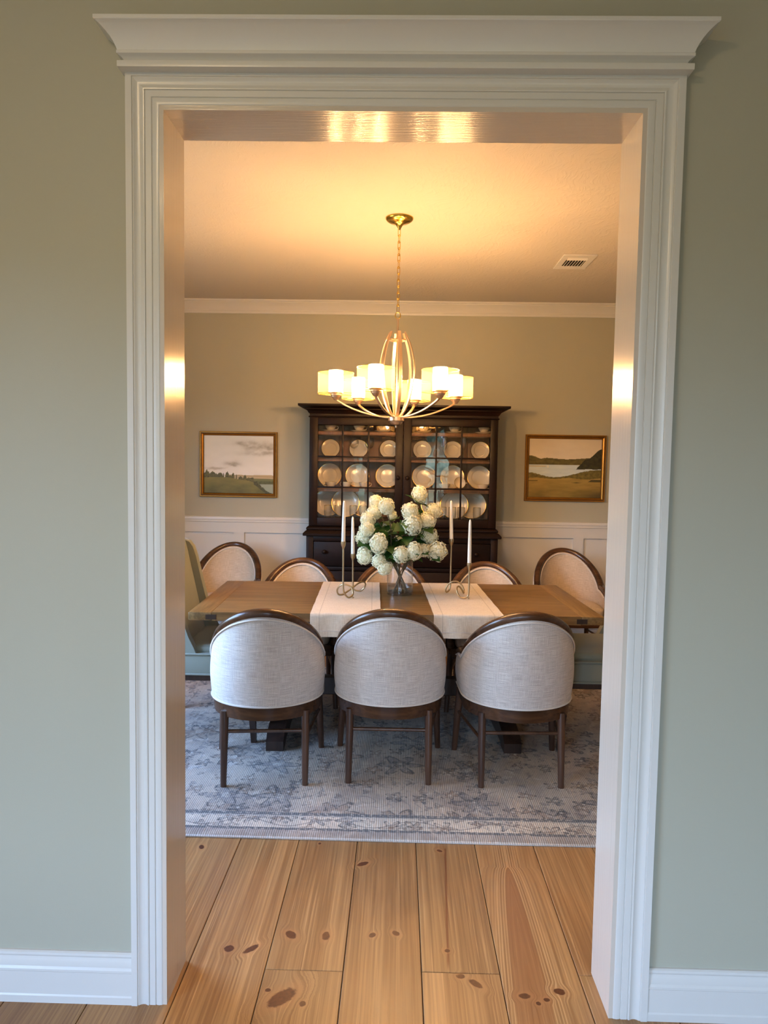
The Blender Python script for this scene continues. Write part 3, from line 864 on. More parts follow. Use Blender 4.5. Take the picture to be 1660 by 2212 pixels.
# ------------------------------------------------------------------ runners, candles, vase
def runner(label, cx, cy, rz, w, seed):
    """linen strip laid across the table, ends hanging; local y runs along the strip"""
    half = .475 + .0085; dr = .112; zt = .0032
    rr = random.Random(seed)
    def pt(u, v):
        x = (u - .5) * w; L = half + dr; s = (v * 2 - 1) * (half + dr); sg = 1 if s > 0 else -1; a = abs(s)
        r = .012
        if a < half - r: y, z = a, zt
        elif a < half - r + r * 1.5708:
            q = (a - (half - r)) / r; y, z = half - r + r * math.sin(q), zt - r + r * math.cos(q)
        else: y, z = half + .002 * math.sin(x * 40 + seed), zt - r - (a - (half - r + r * 1.5708))
        if a < half - .02: z += .0012 * (math.sin(x * 31 + a * 9 + seed) * .5 + .5) * (abs(u - .5) * 1.6)
        return Vector((x + .0008 * math.sin(s * 30 + seed) * (1 if abs(u - .5) > .45 else 0), sg * y, z))
    top = [[pt(i / 24, j / 120) for j in range(121)] for i in range(25)]
    mb = MB()
    mb.grid(lambda u, v: pt(u, v), 24, 120)
    def low(u, v):
        p = pt(u, v); s = (v * 2 - 1) * (half + dr)
        if abs(s) < half - .006: return p + Vector((0, 0, -.0018))
        return p + Vector((0, -.0018 if s > 0 else .0018, 0))
    mb.grid(low, 24, 120)
    o = mb.build('table_runner', LINEN, angle=60, flip=False)
    # cross hem lines
    o.location = (cx, cy, .76); o.rotation_euler = (0, 0, rz)
    tag(o, label, 'table runner', 'linen runners on the table')
    for sg in (-1, 1):
        hem = MB().box(-w / 2 + .005, w / 2 - .005, sg * (half + .0012) - .0009, sg * (half + .0012) + .0009, -.085, -.083)
        hem.build('hem_stitch', CORD, o)
    return o
runner('cream linen runner under the left pair of candles', -.266, 2.0872, TR, .345, 1)
runner('cream linen runner under the right pair of candles', .338, 2.1083, TR, .345, 4)
ZR = .7645

def spline(pts, n=12):
    P = [Vector(p) for p in pts]; out = []
    for i in range(len(P) - 1):
        p0 = P[max(0, i - 1)]; p1 = P[i]; p2 = P[i + 1]; p3 = P[min(len(P) - 1, i + 2)]
        for k in range(n):
            t = k / n
            out.append(.5 * ((2 * p1) + (-p0 + p2) * t + (2 * p0 - 5 * p1 + 4 * p2 - p3) * t * t + (-p0 + 3 * p1 - 3 * p2 + p3) * t ** 3))
    out.append(P[-1]); return out
def holder(label, wire, cups, foot):
    t = thing('candle_holder', label, 'candle holder', (wire[0][0], wire[0][1], ZR), 0, 'twisted brass candle holders')
    o = Vector((wire[0][0], wire[0][1], ZR))
    MB().tube([p - o for p in spline(wire, 10)], .0047, 10).build('twisted_wire', SILVERBRASS, t, 60)
    for c in cups:
        c = Vector(c) - o
        MB().lathe([(.004, -.036), (.0065, -.034), (.0075, -.028), (.012, -.018), (.0135, -.008), (.0135, .004), (.0115, .004), (.0115, -.006), (0, -.007)], 16, c).build('candle_cup', SILVERBRASS, t, 40)
    MB().lathe([(0, -.005), (.0045, -.003), (.0055, 0), (.0045, .003), (0, .005)], 10, Vector(foot) - o + Vector((0, 0, .001))).build('foot_ball', SILVERBRASS, t, 60)
    return t
def candle(label, base, top):
    t = thing('taper_candle', label, 'candle', base, 0, 'white taper candles')
    h = top[2] - base[2]
    d = Vector(top) - Vector(base)
    sh = Matrix.Identity(4); sh[0][2] = d.x / h; sh[1][2] = d.y / h
    MB().lathe([(0, -.004), (.0108, -.004), (.0108, .0), (.0098, h * .4), (.0078, h * .8), (.0066, h * .93), (.0042, h * .975), (0, h * .985)], 16, M=sh).build('wax', WAX, t, 50)
    MB().tube([(d.x * .98, d.y * .98, h * .975), (d.x + .001, d.y, h * 1.0)], .0011, 5).build('wick', WICK, t)
WL = [(-0.293, 1.985, 1.072), (-0.292, 1.985, 0.946), (-0.291, 1.985, 0.832), (-0.284, 1.987, 0.795), (-0.263, 1.995, 0.77), (-0.242, 2.01, 0.779), (-0.24, 2.02, 0.797), (-0.251, 2.03, 0.822), (-0.281, 2.04, 0.832), (-0.312, 2.055, 0.824), (-0.33, 2.07, 0.797), (-0.323, 2.08, 0.771), (-0.3, 2.09, 0.7695), (-0.275, 2.11, 0.783), (-0.249, 2.135, 0.799), (-0.22, 2.16, 0.82), (-0.193, 2.18, 0.827), (-0.18, 2.2, 0.812), (-0.186, 2.21, 0.789), (-0.208, 2.215, 0.77), (-0.235, 2.22, 0.7695), (-0.251, 2.222, 0.782), (-0.253, 2.222, 0.814), (-0.254, 2.222, 0.892), (-0.255, 2.222, 0.977)]
WR = [(0.392, 2.045, 0.961), (0.393, 2.045, 0.883), (0.393, 2.045, 0.815), (0.388, 2.047, 0.781), (0.365, 2.05, 0.7695), (0.345, 2.06, 0.774), (0.331, 2.07, 0.8), (0.332, 2.085, 0.822), (0.345, 2.1, 0.824), (0.36, 2.12, 0.805), (0.373, 2.14, 0.781), (0.376, 2.16, 0.795), (0.364, 2.17, 0.821), (0.341, 2.18, 0.838), (0.314, 2.19, 0.836), (0.291, 2.2, 0.818), (0.278, 2.205, 0.789), (0.283, 2.21, 0.772), (0.298, 2.22, 0.783), (0.305, 2.225, 0.807), (0.305, 2.23, 0.838), (0.305, 2.23, 0.965), (0.305, 2.23, 1.071)]
holder('brass double candle holder with figure-eight base on the left runner', WL, [WL[0], WL[-1]], (-.238, 2.0, .7695))
holder('brass double candle holder with wavy base on the right runner', WR, [WR[0], WR[-1]], (.393, 2.045, .7695))
candle('taller candle of the left holder, nearer the runner front', (-.293, 1.985, 1.0735), (-.291, 1.985, 1.299))
candle('lower candle of the left holder, beside the bouquet', (-.255, 2.222, .9785), (-.259, 2.222, 1.196))
candle('taller candle of the right holder, beside the bouquet', (.305, 2.23, 1.0725), (.299, 2.23, 1.297))
candle('lower candle of the right holder, outermost from the bouquet', (.392, 2.045, .9625), (.391, 2.045, 1.205))

# ------------------------------------------------------------------ vase with snowball flowers
VX, VY = .016, 2.190
va = thing('glass_vase', 'clear glass cylinder vase at the middle of the table', 'vase', (VX, VY, .7605))
r = .0735; h = .207
MB().lathe([(0, 0), (r - .002, 0), (r, .002), (r, h), (r - .0035, h + .001), (r - .0035, .014), (0, .014)], 48).build('cylinder', VASEG, va, 40)
MB().lathe([(0, .0145), (r - .004, .0145), (r - .004, .046), (0, .046)], 40).build('water', WATER, va, 40)

def bloom_mesh(seed, r=.05, sq=(1, 1, 1)):
    rr = random.Random(seed); mb = MB()
    mb.lathe([(0, -r * .8), (r * .5, -r * .66), (r * .8, -.0), (r * .5, r * .66), (0, r * .8)], 10, m=1)
    N = 330; ga = PI * (3 - 5 ** .5)
    for i in range(N):
        z = 1 - 2 * (i + .5) / N; q = (1 - z * z) ** .5; a = ga * i
        d = Vector((q * math.cos(a), q * math.sin(a), z))
        d = (d + Vector((rr.uniform(-.07, .07), rr.uniform(-.07, .07), rr.uniform(-.07, .07)))).normalized()
        rad = r * (1 + .24 * mnoise.noise(d * 2.2 + Vector((seed, 0, 0)))) * rr.uniform(.93, 1.06)
        c = d * rad
        u = d.orthogonal().normalized(); w = d.cross(u); sp = rr.uniform(0, 2); s = r * rr.uniform(.105, .15)
        tl = (d + u * rr.uniform(-.4, .4) + w * rr.uniform(-.4, .4)).normalized(); u = (u - tl * u.dot(tl)).normalized(); w = tl.cross(u)
        for k in range(5):
            b = sp + 2 * PI * k / 5
            e = u * math.cos(b) + w * math.sin(b); f = w * math.cos(b) - u * math.sin(b)
            mb.add([c - tl * s * .25, c + e * s * .62 + f * s * .42 + tl * s * .22, c + e * s * 1.12 + tl * s * .12, c + e * s * .62 - f * s * .42 + tl * s * .22], [[0, 1, 2, 3]])
    mb.v = [(p[0] * sq[0], p[1] * sq[1], p[2] * sq[2]) for p in mb.v]
    return mb
def leaf_mb(base, dirv, L, seed):
    rr = random.Random(seed); mb = MB()
    d = Vector(dirv).normalized(); up = Vector((0, 0, 1)); s = d.cross(up)
    if s.length < .1: s = Vector((1, 0, 0))
    s.normalize(); n = s.cross(d).normalized()
    a = rr.uniform(-.8, .8); s2 = s * math.cos(a) + n * math.sin(a); n = s2.cross(d).normalized(); s = s2
    # three-lobed, toothed outline
    out = [(0, 0), (.10, .16), (.14, .34), (.30, .46), (.36, .33), (.46, .30), (.52, .40), (.66, .30), (.72, .22), (.84, .14), (1, 0)]
    vs = []; k = len(out)
    for x, y in out: vs.append(Vector(base) + d * (x * L) + n * (-.35 * L * x * x))
    for x, y in out: vs.append(Vector(base) + d * (x * L) + s * (y * L) + n * (-.35 * L * x * x + .16 * L * y))
    for x, y in out: vs.append(Vector(base) + d * (x * L) - s * (y * L) + n * (-.35 * L * x * x + .16 * L * y))
    fs = []
    for i in range(k - 1):
        fs.append([i, i + 1, k + i + 1, k + i]); fs.append([i, 2 * k + i, 2 * k + i + 1, i + 1])
    mb.add(vs, fs); return mb
FLOWERS = [
    ('white topmost snowball bloom of the bouquet, standing alone above the rest', (0.120, 2.220, 1.327), 0.0440),
    ('white uppermost bloom on the left side of the bouquet', (-0.127, 2.250, 1.278), 0.0367),
    ('white large bloom just below and right of the uppermost left one', (-0.065, 2.140, 1.260), 0.0446),
    ('white small left bloom under the two uppermost left ones', (-0.136, 2.200, 1.218), 0.0377),
    ('white left bloom beside the tip of the shorter candle', (-0.168, 2.160, 1.183), 0.0374),
    ('white bloom right of centre, directly above the big central one', (0.065, 2.130, 1.232), 0.0445),
    ('white upper bloom at the far right of the bouquet', (0.199, 2.220, 1.234), 0.0417),
    ('white right bloom between the far right one and the centre', (0.162, 2.160, 1.183), 0.0448),
    ('white big central bloom above the dark leaves', (0.078, 2.100, 1.160), 0.0471),
    ('white far left bloom, upper of the pair beside the candle', (-0.173, 2.110, 1.133), 0.0413),
    ('white outermost left bloom, lower of the pair beside the candle', (-0.192, 2.160, 1.079), 0.0433),
    ('white left bloom over the dark leaves, facing the front', (-0.104, 2.060, 1.061), 0.0481),
    ('white right bloom under the outer upper right cluster', (0.178, 2.170, 1.095), 0.0434),
    ('white outermost right bloom, level with the vase rim', (0.217, 2.120, 1.015), 0.0503),
    ('white front bloom above the right side of the vase rim', (0.090, 2.050, 1.024), 0.0436),
    ('white front bloom between the vase and the outermost right bloom', (0.142, 2.100, 1.022), 0.0368),
    ('white front bloom hanging over the vase rim at the middle', (0.021, 2.050, 1.003), 0.0422),
    ('white lowest bloom on the far left side', (-0.185, 2.120, 0.985), 0.0459),
    ('white drooping bloom at the left of the vase', (-0.102, 2.070, 0.962), 0.0395),
    ('white lowest bloom of all, hanging beside the glass vase', (-0.068, 2.050, 0.927), 0.0334),
    ('white bloom half hidden behind leaves left of centre', (-0.063, 2.240, 1.126), 0.0343),
    ('white small bloom far back above the leaves', (-0.034, 2.300, 1.199), 0.0278),
    ('white small bloom buried deep among the central leaves', (0.006, 2.300, 1.052), 0.0309),
]
bloom_data = [bloom_mesh(3), bloom_mesh(11, sq=(1.12, 1, .95)), bloom_mesh(23, sq=(.94, 1, 1.06))]
bloom_objs = []
def flower(i, label, pos, rad):
    pos = Vector(pos)
    t = thing('snowball_flower', label, 'flower', (VX, VY, .778), 0, 'white snowball blooms in the vase')
    o = Vector((VX, VY, .778)); rr = random.Random(100 + i)
    k = i % 3
    if len(bloom_objs) <= k:
        b = bloom_data[k].build('bloom', [PETAL, BLOOMCORE], t, 80, flip=False); bloom_objs.append(b)
    else:
        b = bloom_objs[k].copy(); COL.objects.link(b); b.parent = t
    b.location = pos - o; b.scale = [rad / .05 * rr.uniform(.93, 1.12) for _ in range(3)]; b.rotation_euler = (rr.uniform(-.5, .5), rr.uniform(-.5, .5), rr.uniform(0, 6))
    out = Vector((pos.x - VX, pos.y - VY, 0)); ln = out.length; dr = out / ln if ln > .01 else Vector((0, 1, 0))
    a0 = rr.uniform(0, 6.28)
    p0 = -dr * .045 * min(1, ln / .08) + Vector((math.cos(a0) * .012, math.sin(a0) * .012, 0))
    rim = dr * min(.058, ln * .6) + Vector((0, 0, .190))
    mid = rim.lerp(pos - o, .5) + Vector((0, 0, .02)) - dr * .01
    path = spline([p0, p0.lerp(rim, .5), rim, mid, pos - o - Vector((0, 0, rad * .5))], 6)
    MB().tube(path, .0026, 7).build('stem', STEM, t, 60)
    for q in range(6):
        f = rr.uniform(.50, .95); p = path[int(f * (len(path) - 1))]
        if p.z < .2: p = rim + Vector((0, 0, .02))
        aa = rr.uniform(0, 2 * PI); dv = Vector((math.cos(aa), math.sin(aa), rr.uniform(-.3, .6))) + dr * .6
        leaf_mb(p, dv, rr.uniform(.06, .10), 900 + i * 7 + q).build('leaf', LEAF, t, 60, flip=False)
for i, (lab, p, rad) in enumerate(FLOWERS): flower(i, lab, p, rad)

# ------------------------------------------------------------------ chandelier
CX, CY = -.021, 2.12
cd = thing('chandelier', 'brass six-light chandelier with sheer drum shades over the table', 'chandelier', (CX, CY, 1.70))
Z = lambda z: z - 1.70
MB().lathe([(.076, Z(2.819)), (.076, Z(2.815)), (.070, Z(2.806)), (.056, Z(2.797)), (.034, Z(2.792)), (.020, Z(2.784)), (.013, Z(2.772)), (.009, Z(2.765)), (.006, Z(2.758)), (0, Z(2.757))], 40).build('canopy', BRASSC, cd, 40)
def link(c, L, W, r, turn, par, mat=BRASSC, nm='chain_link'):
    pth = []
    for k in range(20):
        a = 2 * PI * k / 20
        x = W * math.cos(a); z = (L - W) * (1 if math.sin(a) >= 0 else -1) * (1 if abs(math.sin(a)) > 1e-6 else 0) + W * math.sin(a)
        pth.append(Vector((x * math.cos(turn), x * math.sin(turn), z)) + Vector(c))
    MB().tube(pth, r, 7, closed=True).build(nm, mat, par, 60)
nl = 13; z0, z1 = 2.322, 2.760
for k in range(nl):
    zc = z0 + (z1 - z0) * (k + .5) / nl
    link((0, 0, Z(zc)), (z1 - z0) / nl * .5 + .0055, .0072, .0019, .5 + (PI / 2 if k % 2 else 0), cd)
pth = [Vector((.014 * math.cos(a * PI / 10), 0, .017 * math.sin(a * PI / 10) + Z(2.302))) for a in range(20)]
MB().tube(pth, .0026, 8, closed=True).build('loop', BRASSC, cd, 60)
MB().lathe([(0, Z(2.290)), (.007, Z(2.288)), (.0075, Z(2.278)), (.006, Z(2.272)), (.0062, Z(2.19)), (.009, Z(2.18)), (.009, Z(2.172)), (.004, Z(2.168)), (.004, Z(1.76)), (0, Z(1.76))], 16).build('stem', BRONZE, cd, 40)
mb = MB(); mb.lathe([(.034, Z(2.166)), (.046, Z(2.166)), (.046, Z(2.172)), (.034, Z(2.172))], 24, closed=True)
for k in range(3):
    a = k * PI / 3; mb.box(-.04, .04, -.003, .003, Z(2.167), Z(2.171), M=Matrix.Rotation(a, 4, 'Z'))
mb.build('collar', BRONZE, cd, 40)
MB().lathe([(0, Z(1.760)), (.030, Z(1.760)), (.034, Z(1.757)), (.044, Z(1.752)), (.044, Z(1.732)), (.040, Z(1.730)), (.036, Z(1.728)), (.034, Z(1.722)), (.026, Z(1.712)), (.012, Z(1.707)), (.005, Z(1.705)), (.005, Z(1.698)), (.0035, Z(1.694)), (0, Z(1.693))], 32).build('hub', BRONZE, cd, 30)
def flatbar(path, dirv, w, th):
    """bar bent in the radial plane of dirv; w across, th in the plane"""
    d = Vector(dirv); side = Vector((0, 0, 1)).cross(d).normalized(); fr = []
    for i, p in enumerate(path):
        a = path[max(0, i - 1)]; b = path[min(len(path) - 1, i + 1)]; T = (b - a).normalized()
        fr.append((side, T.cross(side)))
    c = .0012
    sec = [(-w, -th + c), (-w + c, -th), (w - c, -th), (w, -th + c), (w, th - c), (w - c, th), (-w + c, th), (-w, th - c)]
    return MB().sweep(path, fr, sec)
for k in range(6):
    a = math.radians(-18 + 60 * k)
    d = Vector((math.sin(a), -math.cos(a), 0))
    arm = [d * q + Vector((0, 0, Z(z))) for q, z in [(.030, 1.752), (.09, 1.754), (.15, 1.764), (.21, 1.780), (.27, 1.803), (.315, 1.826), (.330, 1.838)]]
    flatbar(spline(arm, 5), d, .0075, .0042).build('arm', BRONZE, cd, 30)
    a2 = a + math.radians(30); d2 = Vector((math.sin(a2), -math.cos(a2), 0))
    rib = [d2 * q + Vector((0, 0, Z(z))) for q, z in [(.026, 1.756), (.055, 1.80), (.080, 1.87), (.096, 1.96), (.099, 2.02), (.092, 2.08), (.075, 2.145), (.052, 2.195), (.044, 2.212)]]
    flatbar(spline(rib, 5), d2, .0090, .0026).build('cage_rib', BRONZE, cd, 30)
    P = d * .335
    cup = MB().lathe([(0, Z(1.834)), (.010, Z(1.835)), (.017, Z(1.842)), (.021, Z(1.850)), (.024, Z(1.851)), (.0265, Z(1.858)), (.029, Z(1.860)), (.030, Z(1.868)), (.040, Z(1.871)), (.040, Z(1.876)), (0, Z(1.876))], 24, P)
    cup.build('socket_cup', BRONZE, cd, 30)
    inner = MB().lathe([(.0385, Z(1.877)), (.0385, Z(1.990)), (.0365, Z(1.993)), (.024, Z(1.995)), (0, Z(1.9955))], 28, P).build('inner_glass', FROST, cd, 40)
    MB().lathe([(0, Z(1.893)), (.012, Z(1.895)), (.013, Z(1.91)), (.020, Z(1.925)), (.025, Z(1.943)), (.022, Z(1.960)), (.012, Z(1.970)), (0, Z(1.973))], 16, P).build('bulb', GLOW, inner, 60)
    sh = MB()
    sh.grid(lambda u, v: (P.x + .0965 * math.cos(2 * PI * u), P.y + .0965 * math.sin(2 * PI * u), Z(1.868 + .113 * v)), 48, 3)
    so = sh.build('drum_shade', SHEER, cd, 60, flip=False)
    for z in (1.868, 1.981):
        rm = MB().tube([(P.x + .0965 * math.cos(2 * PI * j / 40), P.y + .0965 * math.sin(2 * PI * j / 40), Z(z)) for j in range(40)], .0014, 6, closed=True)
        if z < 1.9:
            for j in range(3):
                b = 2 * PI * j / 3 + a; rm.tube([P + Vector((.03 * math.cos(b), .03 * math.sin(b), Z(1.870))), P + Vector((.0965 * math.cos(b), .0965 * math.sin(b), Z(1.868)))], .0012, 5)
        rm.build('shade_ring', BRASSC, so, 60)

# ------------------------------------------------------------------ hutch
HX = .0305
hu = thing('china_hutch', 'tall espresso wood china hutch with two glazed doors', 'china cabinet', (HX, 3.97, 0))
def H(mb_, x0, x1, y0, y1, z0, z1, bev=.002): return mb_.box(x0 - HX, x1 - HX, y0 - 3.97, y1 - 3.97, z0, z1, bev)
UX0, UX1 = -.704, .765; LX0, LX1 = -.716, .777
UF, LF, BKY = 3.80, 3.745, 4.165
# base with feet
mb = MB(); H(mb, LX0, LX0 + .03, LF + .0205, BKY, .06, .935); H(mb, LX1 - .03, LX1, LF + .0205, BKY, .06, .935); H(mb, LX0 + .03, LX1 - .03, BKY - .02, BKY, .06, .935)
H(mb, LX0 + .055, LX1 - .055, LF, LF + .02, .885, .935); H(mb, LX0 + .055, LX1 - .055, LF + .002, LF + .02, .655, .685); H(mb, LX0 + .055, LX1 - .055, LF, LF + .02, .06, .13); H(mb, LX0 + .03, LX1 - .03, LF + .021, BKY - .02, .062, .08)
H(mb, LX0, LX0 + .055, LF, LF + .02, .06, .935); H(mb, LX1 - .055, LX1, LF, LF + .02, .06, .935); H(mb, HX - .02, HX + .02, LF, LF + .02, .13, .66)
mb.build('base_cabinet', HUTCH, hu, 25)
for x in (LX0 + .04, LX1 - .04):
    for y in (LF + .04, BKY - .04):
        MB().box(x - HX - .035, x - HX + .035, y - 3.97 - .03, y - 3.97 + .03, 0, .062, .006).build('foot', HUTCH, hu)
mb = MB(); H(mb, LX0 + .059, LX1 - .059, LF - .006, LF + .018, .690, .881, .005)
dw = mb.build('drawer', HUTCHX, hu, 25)
KN = [(0, 0), (.007, 0), (.007, .008), (.014, .013), (.0165, .020), (.013, .027), (.006, .030), (0, .0305)]
RX = Matrix.Rotation(PI / 2, 4, 'X')
for x in (-.572, .610): MB().lathe(KN, 20, (x - HX, LF - .006 - 3.97, .803), M=RX).build('knob', HUTCH, dw, 50)
for s in (-1, 1):
    x0, x1 = (LX0 + .059, HX - .023) if s < 0 else (HX + .023, LX1 - .059)
    mb = MB(); H(mb, x0, x1, LF - .002, LF + .016, .134, .651, .003)
    dd = mb.build('lower_door', HUTCH, hu, 25)
    mb = MB(); H(mb, x0 + .07, x1 - .07, LF - .010, LF - .002, .21, .58, .006); mb.build('panel', HUTCH, dd, 25)
    MB().lathe(KN, 16, ((x1 - .035 if s < 0 else x0 + .035) - HX, LF - .002 - 3.97, .40), M=RX).build('knob', HUTCH, dd, 50)
# waist moulding (counter)
def ring_mould(name, prof, x0, x1, yf, yb, mat):
    mb = MB(); vs = []; fs = []
    for o_, z in prof: vs += [(x0 - o_ - HX, yb - 3.97, z), (x0 - o_ - HX, yf - o_ - 3.97, z), (x1 + o_ - HX, yf - o_ - 3.97, z), (x1 + o_ - HX, yb - 3.97, z)]
    n = len(prof)
    for i in range(n - 1):
        for k in range(4): fs.append([i * 4 + k, i * 4 + (k + 1) % 4, (i + 1) * 4 + (k + 1) % 4, (i + 1) * 4 + k])
    fs.append([3, 2, 1, 0]); fs.append([(n - 1) * 4 + k for k in range(4)])
    mb.add(vs, fs); return mb.build(name, mat, hu, 25)
ring_mould('waist_moulding', [(.0, .925), (.022, .926), (.025, .930), (.025, .944), (.020, .950), (.006, .964), (.002, .967), (.0, .968)], LX0, LX1, LF, BKY, HUTCHX)
ring_mould('plinth_moulding', [(.0, .968), (.014, .968), (.018, .973), (.018, .983), (.012, .990), (.004, .996), (.0, .998)], UX0, UX1, UF, BKY, HUTCHX)
# upper carcass
mb = MB(); H(mb, UX0, UX0 + .022, UF, BKY, .998, 1.862); H(mb, UX1 - .022, UX1, UF, BKY, .998, 1.862)
H(mb, UX0 + .022, UX1 - .022, UF + .002, BKY - .014, .998, 1.052); H(mb, UX0 + .022, UX1 - .022, UF + .002, BKY - .014, 1.842, 1.862)
H(mb, UX0 + .022, UX1 - .022, BKY - .0035, BKY, .999, 1.861)
mb.build('upper_cabinet', HUTCH, hu, 25)
mb = MB()
nb = 8
for k in range(nb):
    a = UX0 + .023 + (UX1 - UX0 - .046) * k / nb; b = UX0 + .023 + (UX1 - UX0 - .046) * (k + 1) / nb
    H(mb, a + .0008, b - .0008, BKY - .014, BKY - .004, 1.053, 1.841, .003)
mb.build('back_boards', HUTCHIN, hu, 25)
S1, S2, S3 = 1.296, 1.533, 1.742
for z in (S1, S2, S3):
    mb = MB(); H(mb, UX0 + .023, UX1 - .023, UF + .045, BKY - .016, z - .026, z, .002); mb.build('shelf', HUTCHIN, hu, 25)
ring_mould('cornice', [(.0, 1.848), (.006, 1.849), (.008, 1.853), (.006, 1.858), (.0, 1.860), (.0, 1.876), (.006, 1.880), (.010, 1.885), (.016, 1.896), (.028, 1.906), (.036, 1.910), (.036, 1.914), (.060, 1.924), (.080, 1.930), (.082, 1.934), (.082, 1.948), (.0, 1.950)], UX0, UX1, UF, BKY, HUTCHX)
def gdoor(x0, x1, gx0, gx1, bars, rows, kx, s):
    z0, z1, gz0, gz1 = 1.003, 1.846, 1.066, 1.790
    y0, y1 = UF - .019, UF - .001
    mb = MB(); H(mb, x0, gx0, y0, y1, z0, z1); H(mb, gx1, x1, y0, y1, z0, z1); H(mb, gx0, gx1, y0, y1, z0, gz0); H(mb, gx0, gx1, y0, y1, gz1, z1)
    d = mb.build('glazed_door', HUTCH, hu, 25)
    mb = MB()
    for b in bars: H(mb, b - .0068, b + .0068, y0 + .003, y1 - .003, gz0, gz1, .002)
    for r_ in rows: H(mb, gx0, gx1, y0 + .003, y1 - .003, r_ - .0068, r_ + .0068, .002)
    mb.build('muntins', HUTCH, d, 25)
    mb = MB()
    xs = [gx0] + bars + [gx1]; zs = [gz0] + sorted(rows) + [gz1]
    rr = random.Random(int(kx * 1000) + 5)
    for i in range(3):
        for j in range(3):
            tx, tz = rr.uniform(-.0012, .0012), rr.uniform(-.0012, .0012)
            a, b, c, e = xs[i] + .005, xs[i + 1] - .005, zs[j] + .005, zs[j + 1] - .005
            y = y0 + .010 - 3.97
            mb.add([(a - HX, y - tx - tz, c), (b - HX, y + tx - tz, c), (b - HX, y + tx + tz, e), (a - HX, y - tx + tz, e)], [[0, 1, 2, 3]])
    mb.build('glass', PANE, d, smooth=False, flip=False)
    MB().lathe(KN, 20, (kx - HX, y0 - 3.97, 1.387), M=RX).build('knob', HUTCH, d, 50)
gdoor(UX0 + .004, .0285, -.636, -.032, [-.443, -.241], [1.544, 1.305], -.008, -1)
gdoor(.0315, UX1 - .004, .093, .704, [.286, .483], [1.544, 1.305], .064, 1)

# ------------------------------------------------------------------ china
def plate_data(r):
    a = MB().lathe([(0, 0), (r * .56, 0), (r * .61, .002), (r * .665, .0085), (r * .97, .0145), (r, .0168), (r * .985, .0185), (r * .67, .0125), (r * .635, .0105), (r * .60, .0055), (r * .56, .0045), (0, .0040)], 48)
    b = MB().lathe([(r * .958, .0181), (r * .985, .0190), (r * 1.006, .0176), (r * 1.006, .0158), (r * .985, .0160)], 48, closed=True)
    return a, b
def plate_proto(r, name, label, grp):
    t = thing(name, label, 'plate', group=grp); a, b = plate_data(r)
    a.build('dish', CHINA, t, 50); b.build('gold_rim', GOLD, t, 60); return t
def stand_plate(t, x, y, z, r, tilt):
    """upright, leaning back against the cabinet, rim on the shelf"""
    t.rotation_euler = (PI / 2 - tilt, 0, 0)
    # lowest rim point of the dish after turning sits on the shelf
    t.location = (x, y, z + r * 1.004 * math.cos(tilt) + .0185 * 0 + .0006)
ordn = ['first', 'second', 'third', 'fourth', 'fifth', 'sixth']
def row(r, name, grp, xs, y, z, tilt, labf):
    proto = None
    for i, x in enumerate(xs):
        if proto is None: proto = plate_proto(r, name, labf(i), grp); t = proto
        else: t = copy_tree(proto); t['label'] = labf(i)
        yy = y[i] if isinstance(y, list) else y
        stand_plate(t, x, yy, z, r, tilt)
def px(X, y):    # where a sight line at X metres on the door plane lands further inside
    return X * (y + 1.92) / (3.8 + 1.92)
row(.077, 'side_plate', 'small plates on the top display shelf', [-.563, -.334, -.086, .187, .435, .658], 4.085, S2, .22,
    lambda i: ('small gold-rimmed plate on the third shelf up, %s from the left' % ordn[i]))
row(.098, 'dinner_plate', 'dinner plates on the middle display shelf', [-.568, -.340, -.093, .205, .436, .655], 4.075, S1, .22,
    lambda i: ('gold-rimmed dinner plate on the middle shelf, %s from the left' % ordn[i]))
row(.116, 'charger_plate', 'large plates on the bottom of the hutch', [-.585, -.434, -.285, .300, .455, .606], [4.10, 4.05, 4.10, 4.10, 4.05, 4.10], 1.052, .22,
    lambda i: ('large pale charger plate behind the tumblers, %s from the left' % ordn[i]))
# cups
def cup_proto(label, grp):
    t = thing('tea_cup', label, 'cup', group=grp)
    MB().lathe([(0, 0), (.020, 0), (.021, .004), (.027, .010), (.038, .026), (.046, .043), (.047, .0455), (.0455, .0455), (.036, .027), (.025, .012), (0, .008)], 28).build('bowl', CHINA, t, 50)
    MB().lathe([(.0455, .0448), (.0472, .0448), (.0472, .0462), (.0455, .0462)], 28, closed=True).build('gold_rim', GOLD, t, 60)
    pth = [(.040, 0, .036), (.054, 0, .040), (.063, 0, .034), (.062, 0, .022), (.050, 0, .014), (.031, 0, .015)]
    MB().tube(spline(pth, 5), .0026, 8).build('handle', CHINA, t, 60)
    return t
cup0 = None
for lab, x, y, z, rx, rz in [
    ('cream cup before the leftmost dinner plate', -.548, 3.955, S1, 0, PI), ('cream cup before the second dinner plate, left of it', -.424, 3.99, S1, 0, 2.6),
    ('cream cup before the second dinner plate, right of it', -.276, 3.955, S1, 0, .6), ('cream cup before the fifth dinner plate', .366, 3.955, S1, 0, .1),
    ('cream cup tipped to show its inside, before the fifth dinner plate', .478, 3.965, S1 + .0455, PI / 2 - .25, .2), ('cream cup before the rightmost dinner plate', .676, 3.955, S1, 0, .3)]:
    if cup0 is None: cup0 = cup_proto(lab, 'cups on the middle display shelf'); t = cup0
    else: t = copy_tree(cup0); t['label'] = lab
    t.location = (x, y, z + .0005); t.rotation_euler = (rx, 0, rz)
sau0 = None
sn = ['above the leftmost small plate', 'above the second small plate', 'above the third small plate', 'above the fourth small plate', 'above the fifth small plate', 'above the rightmost small plate']
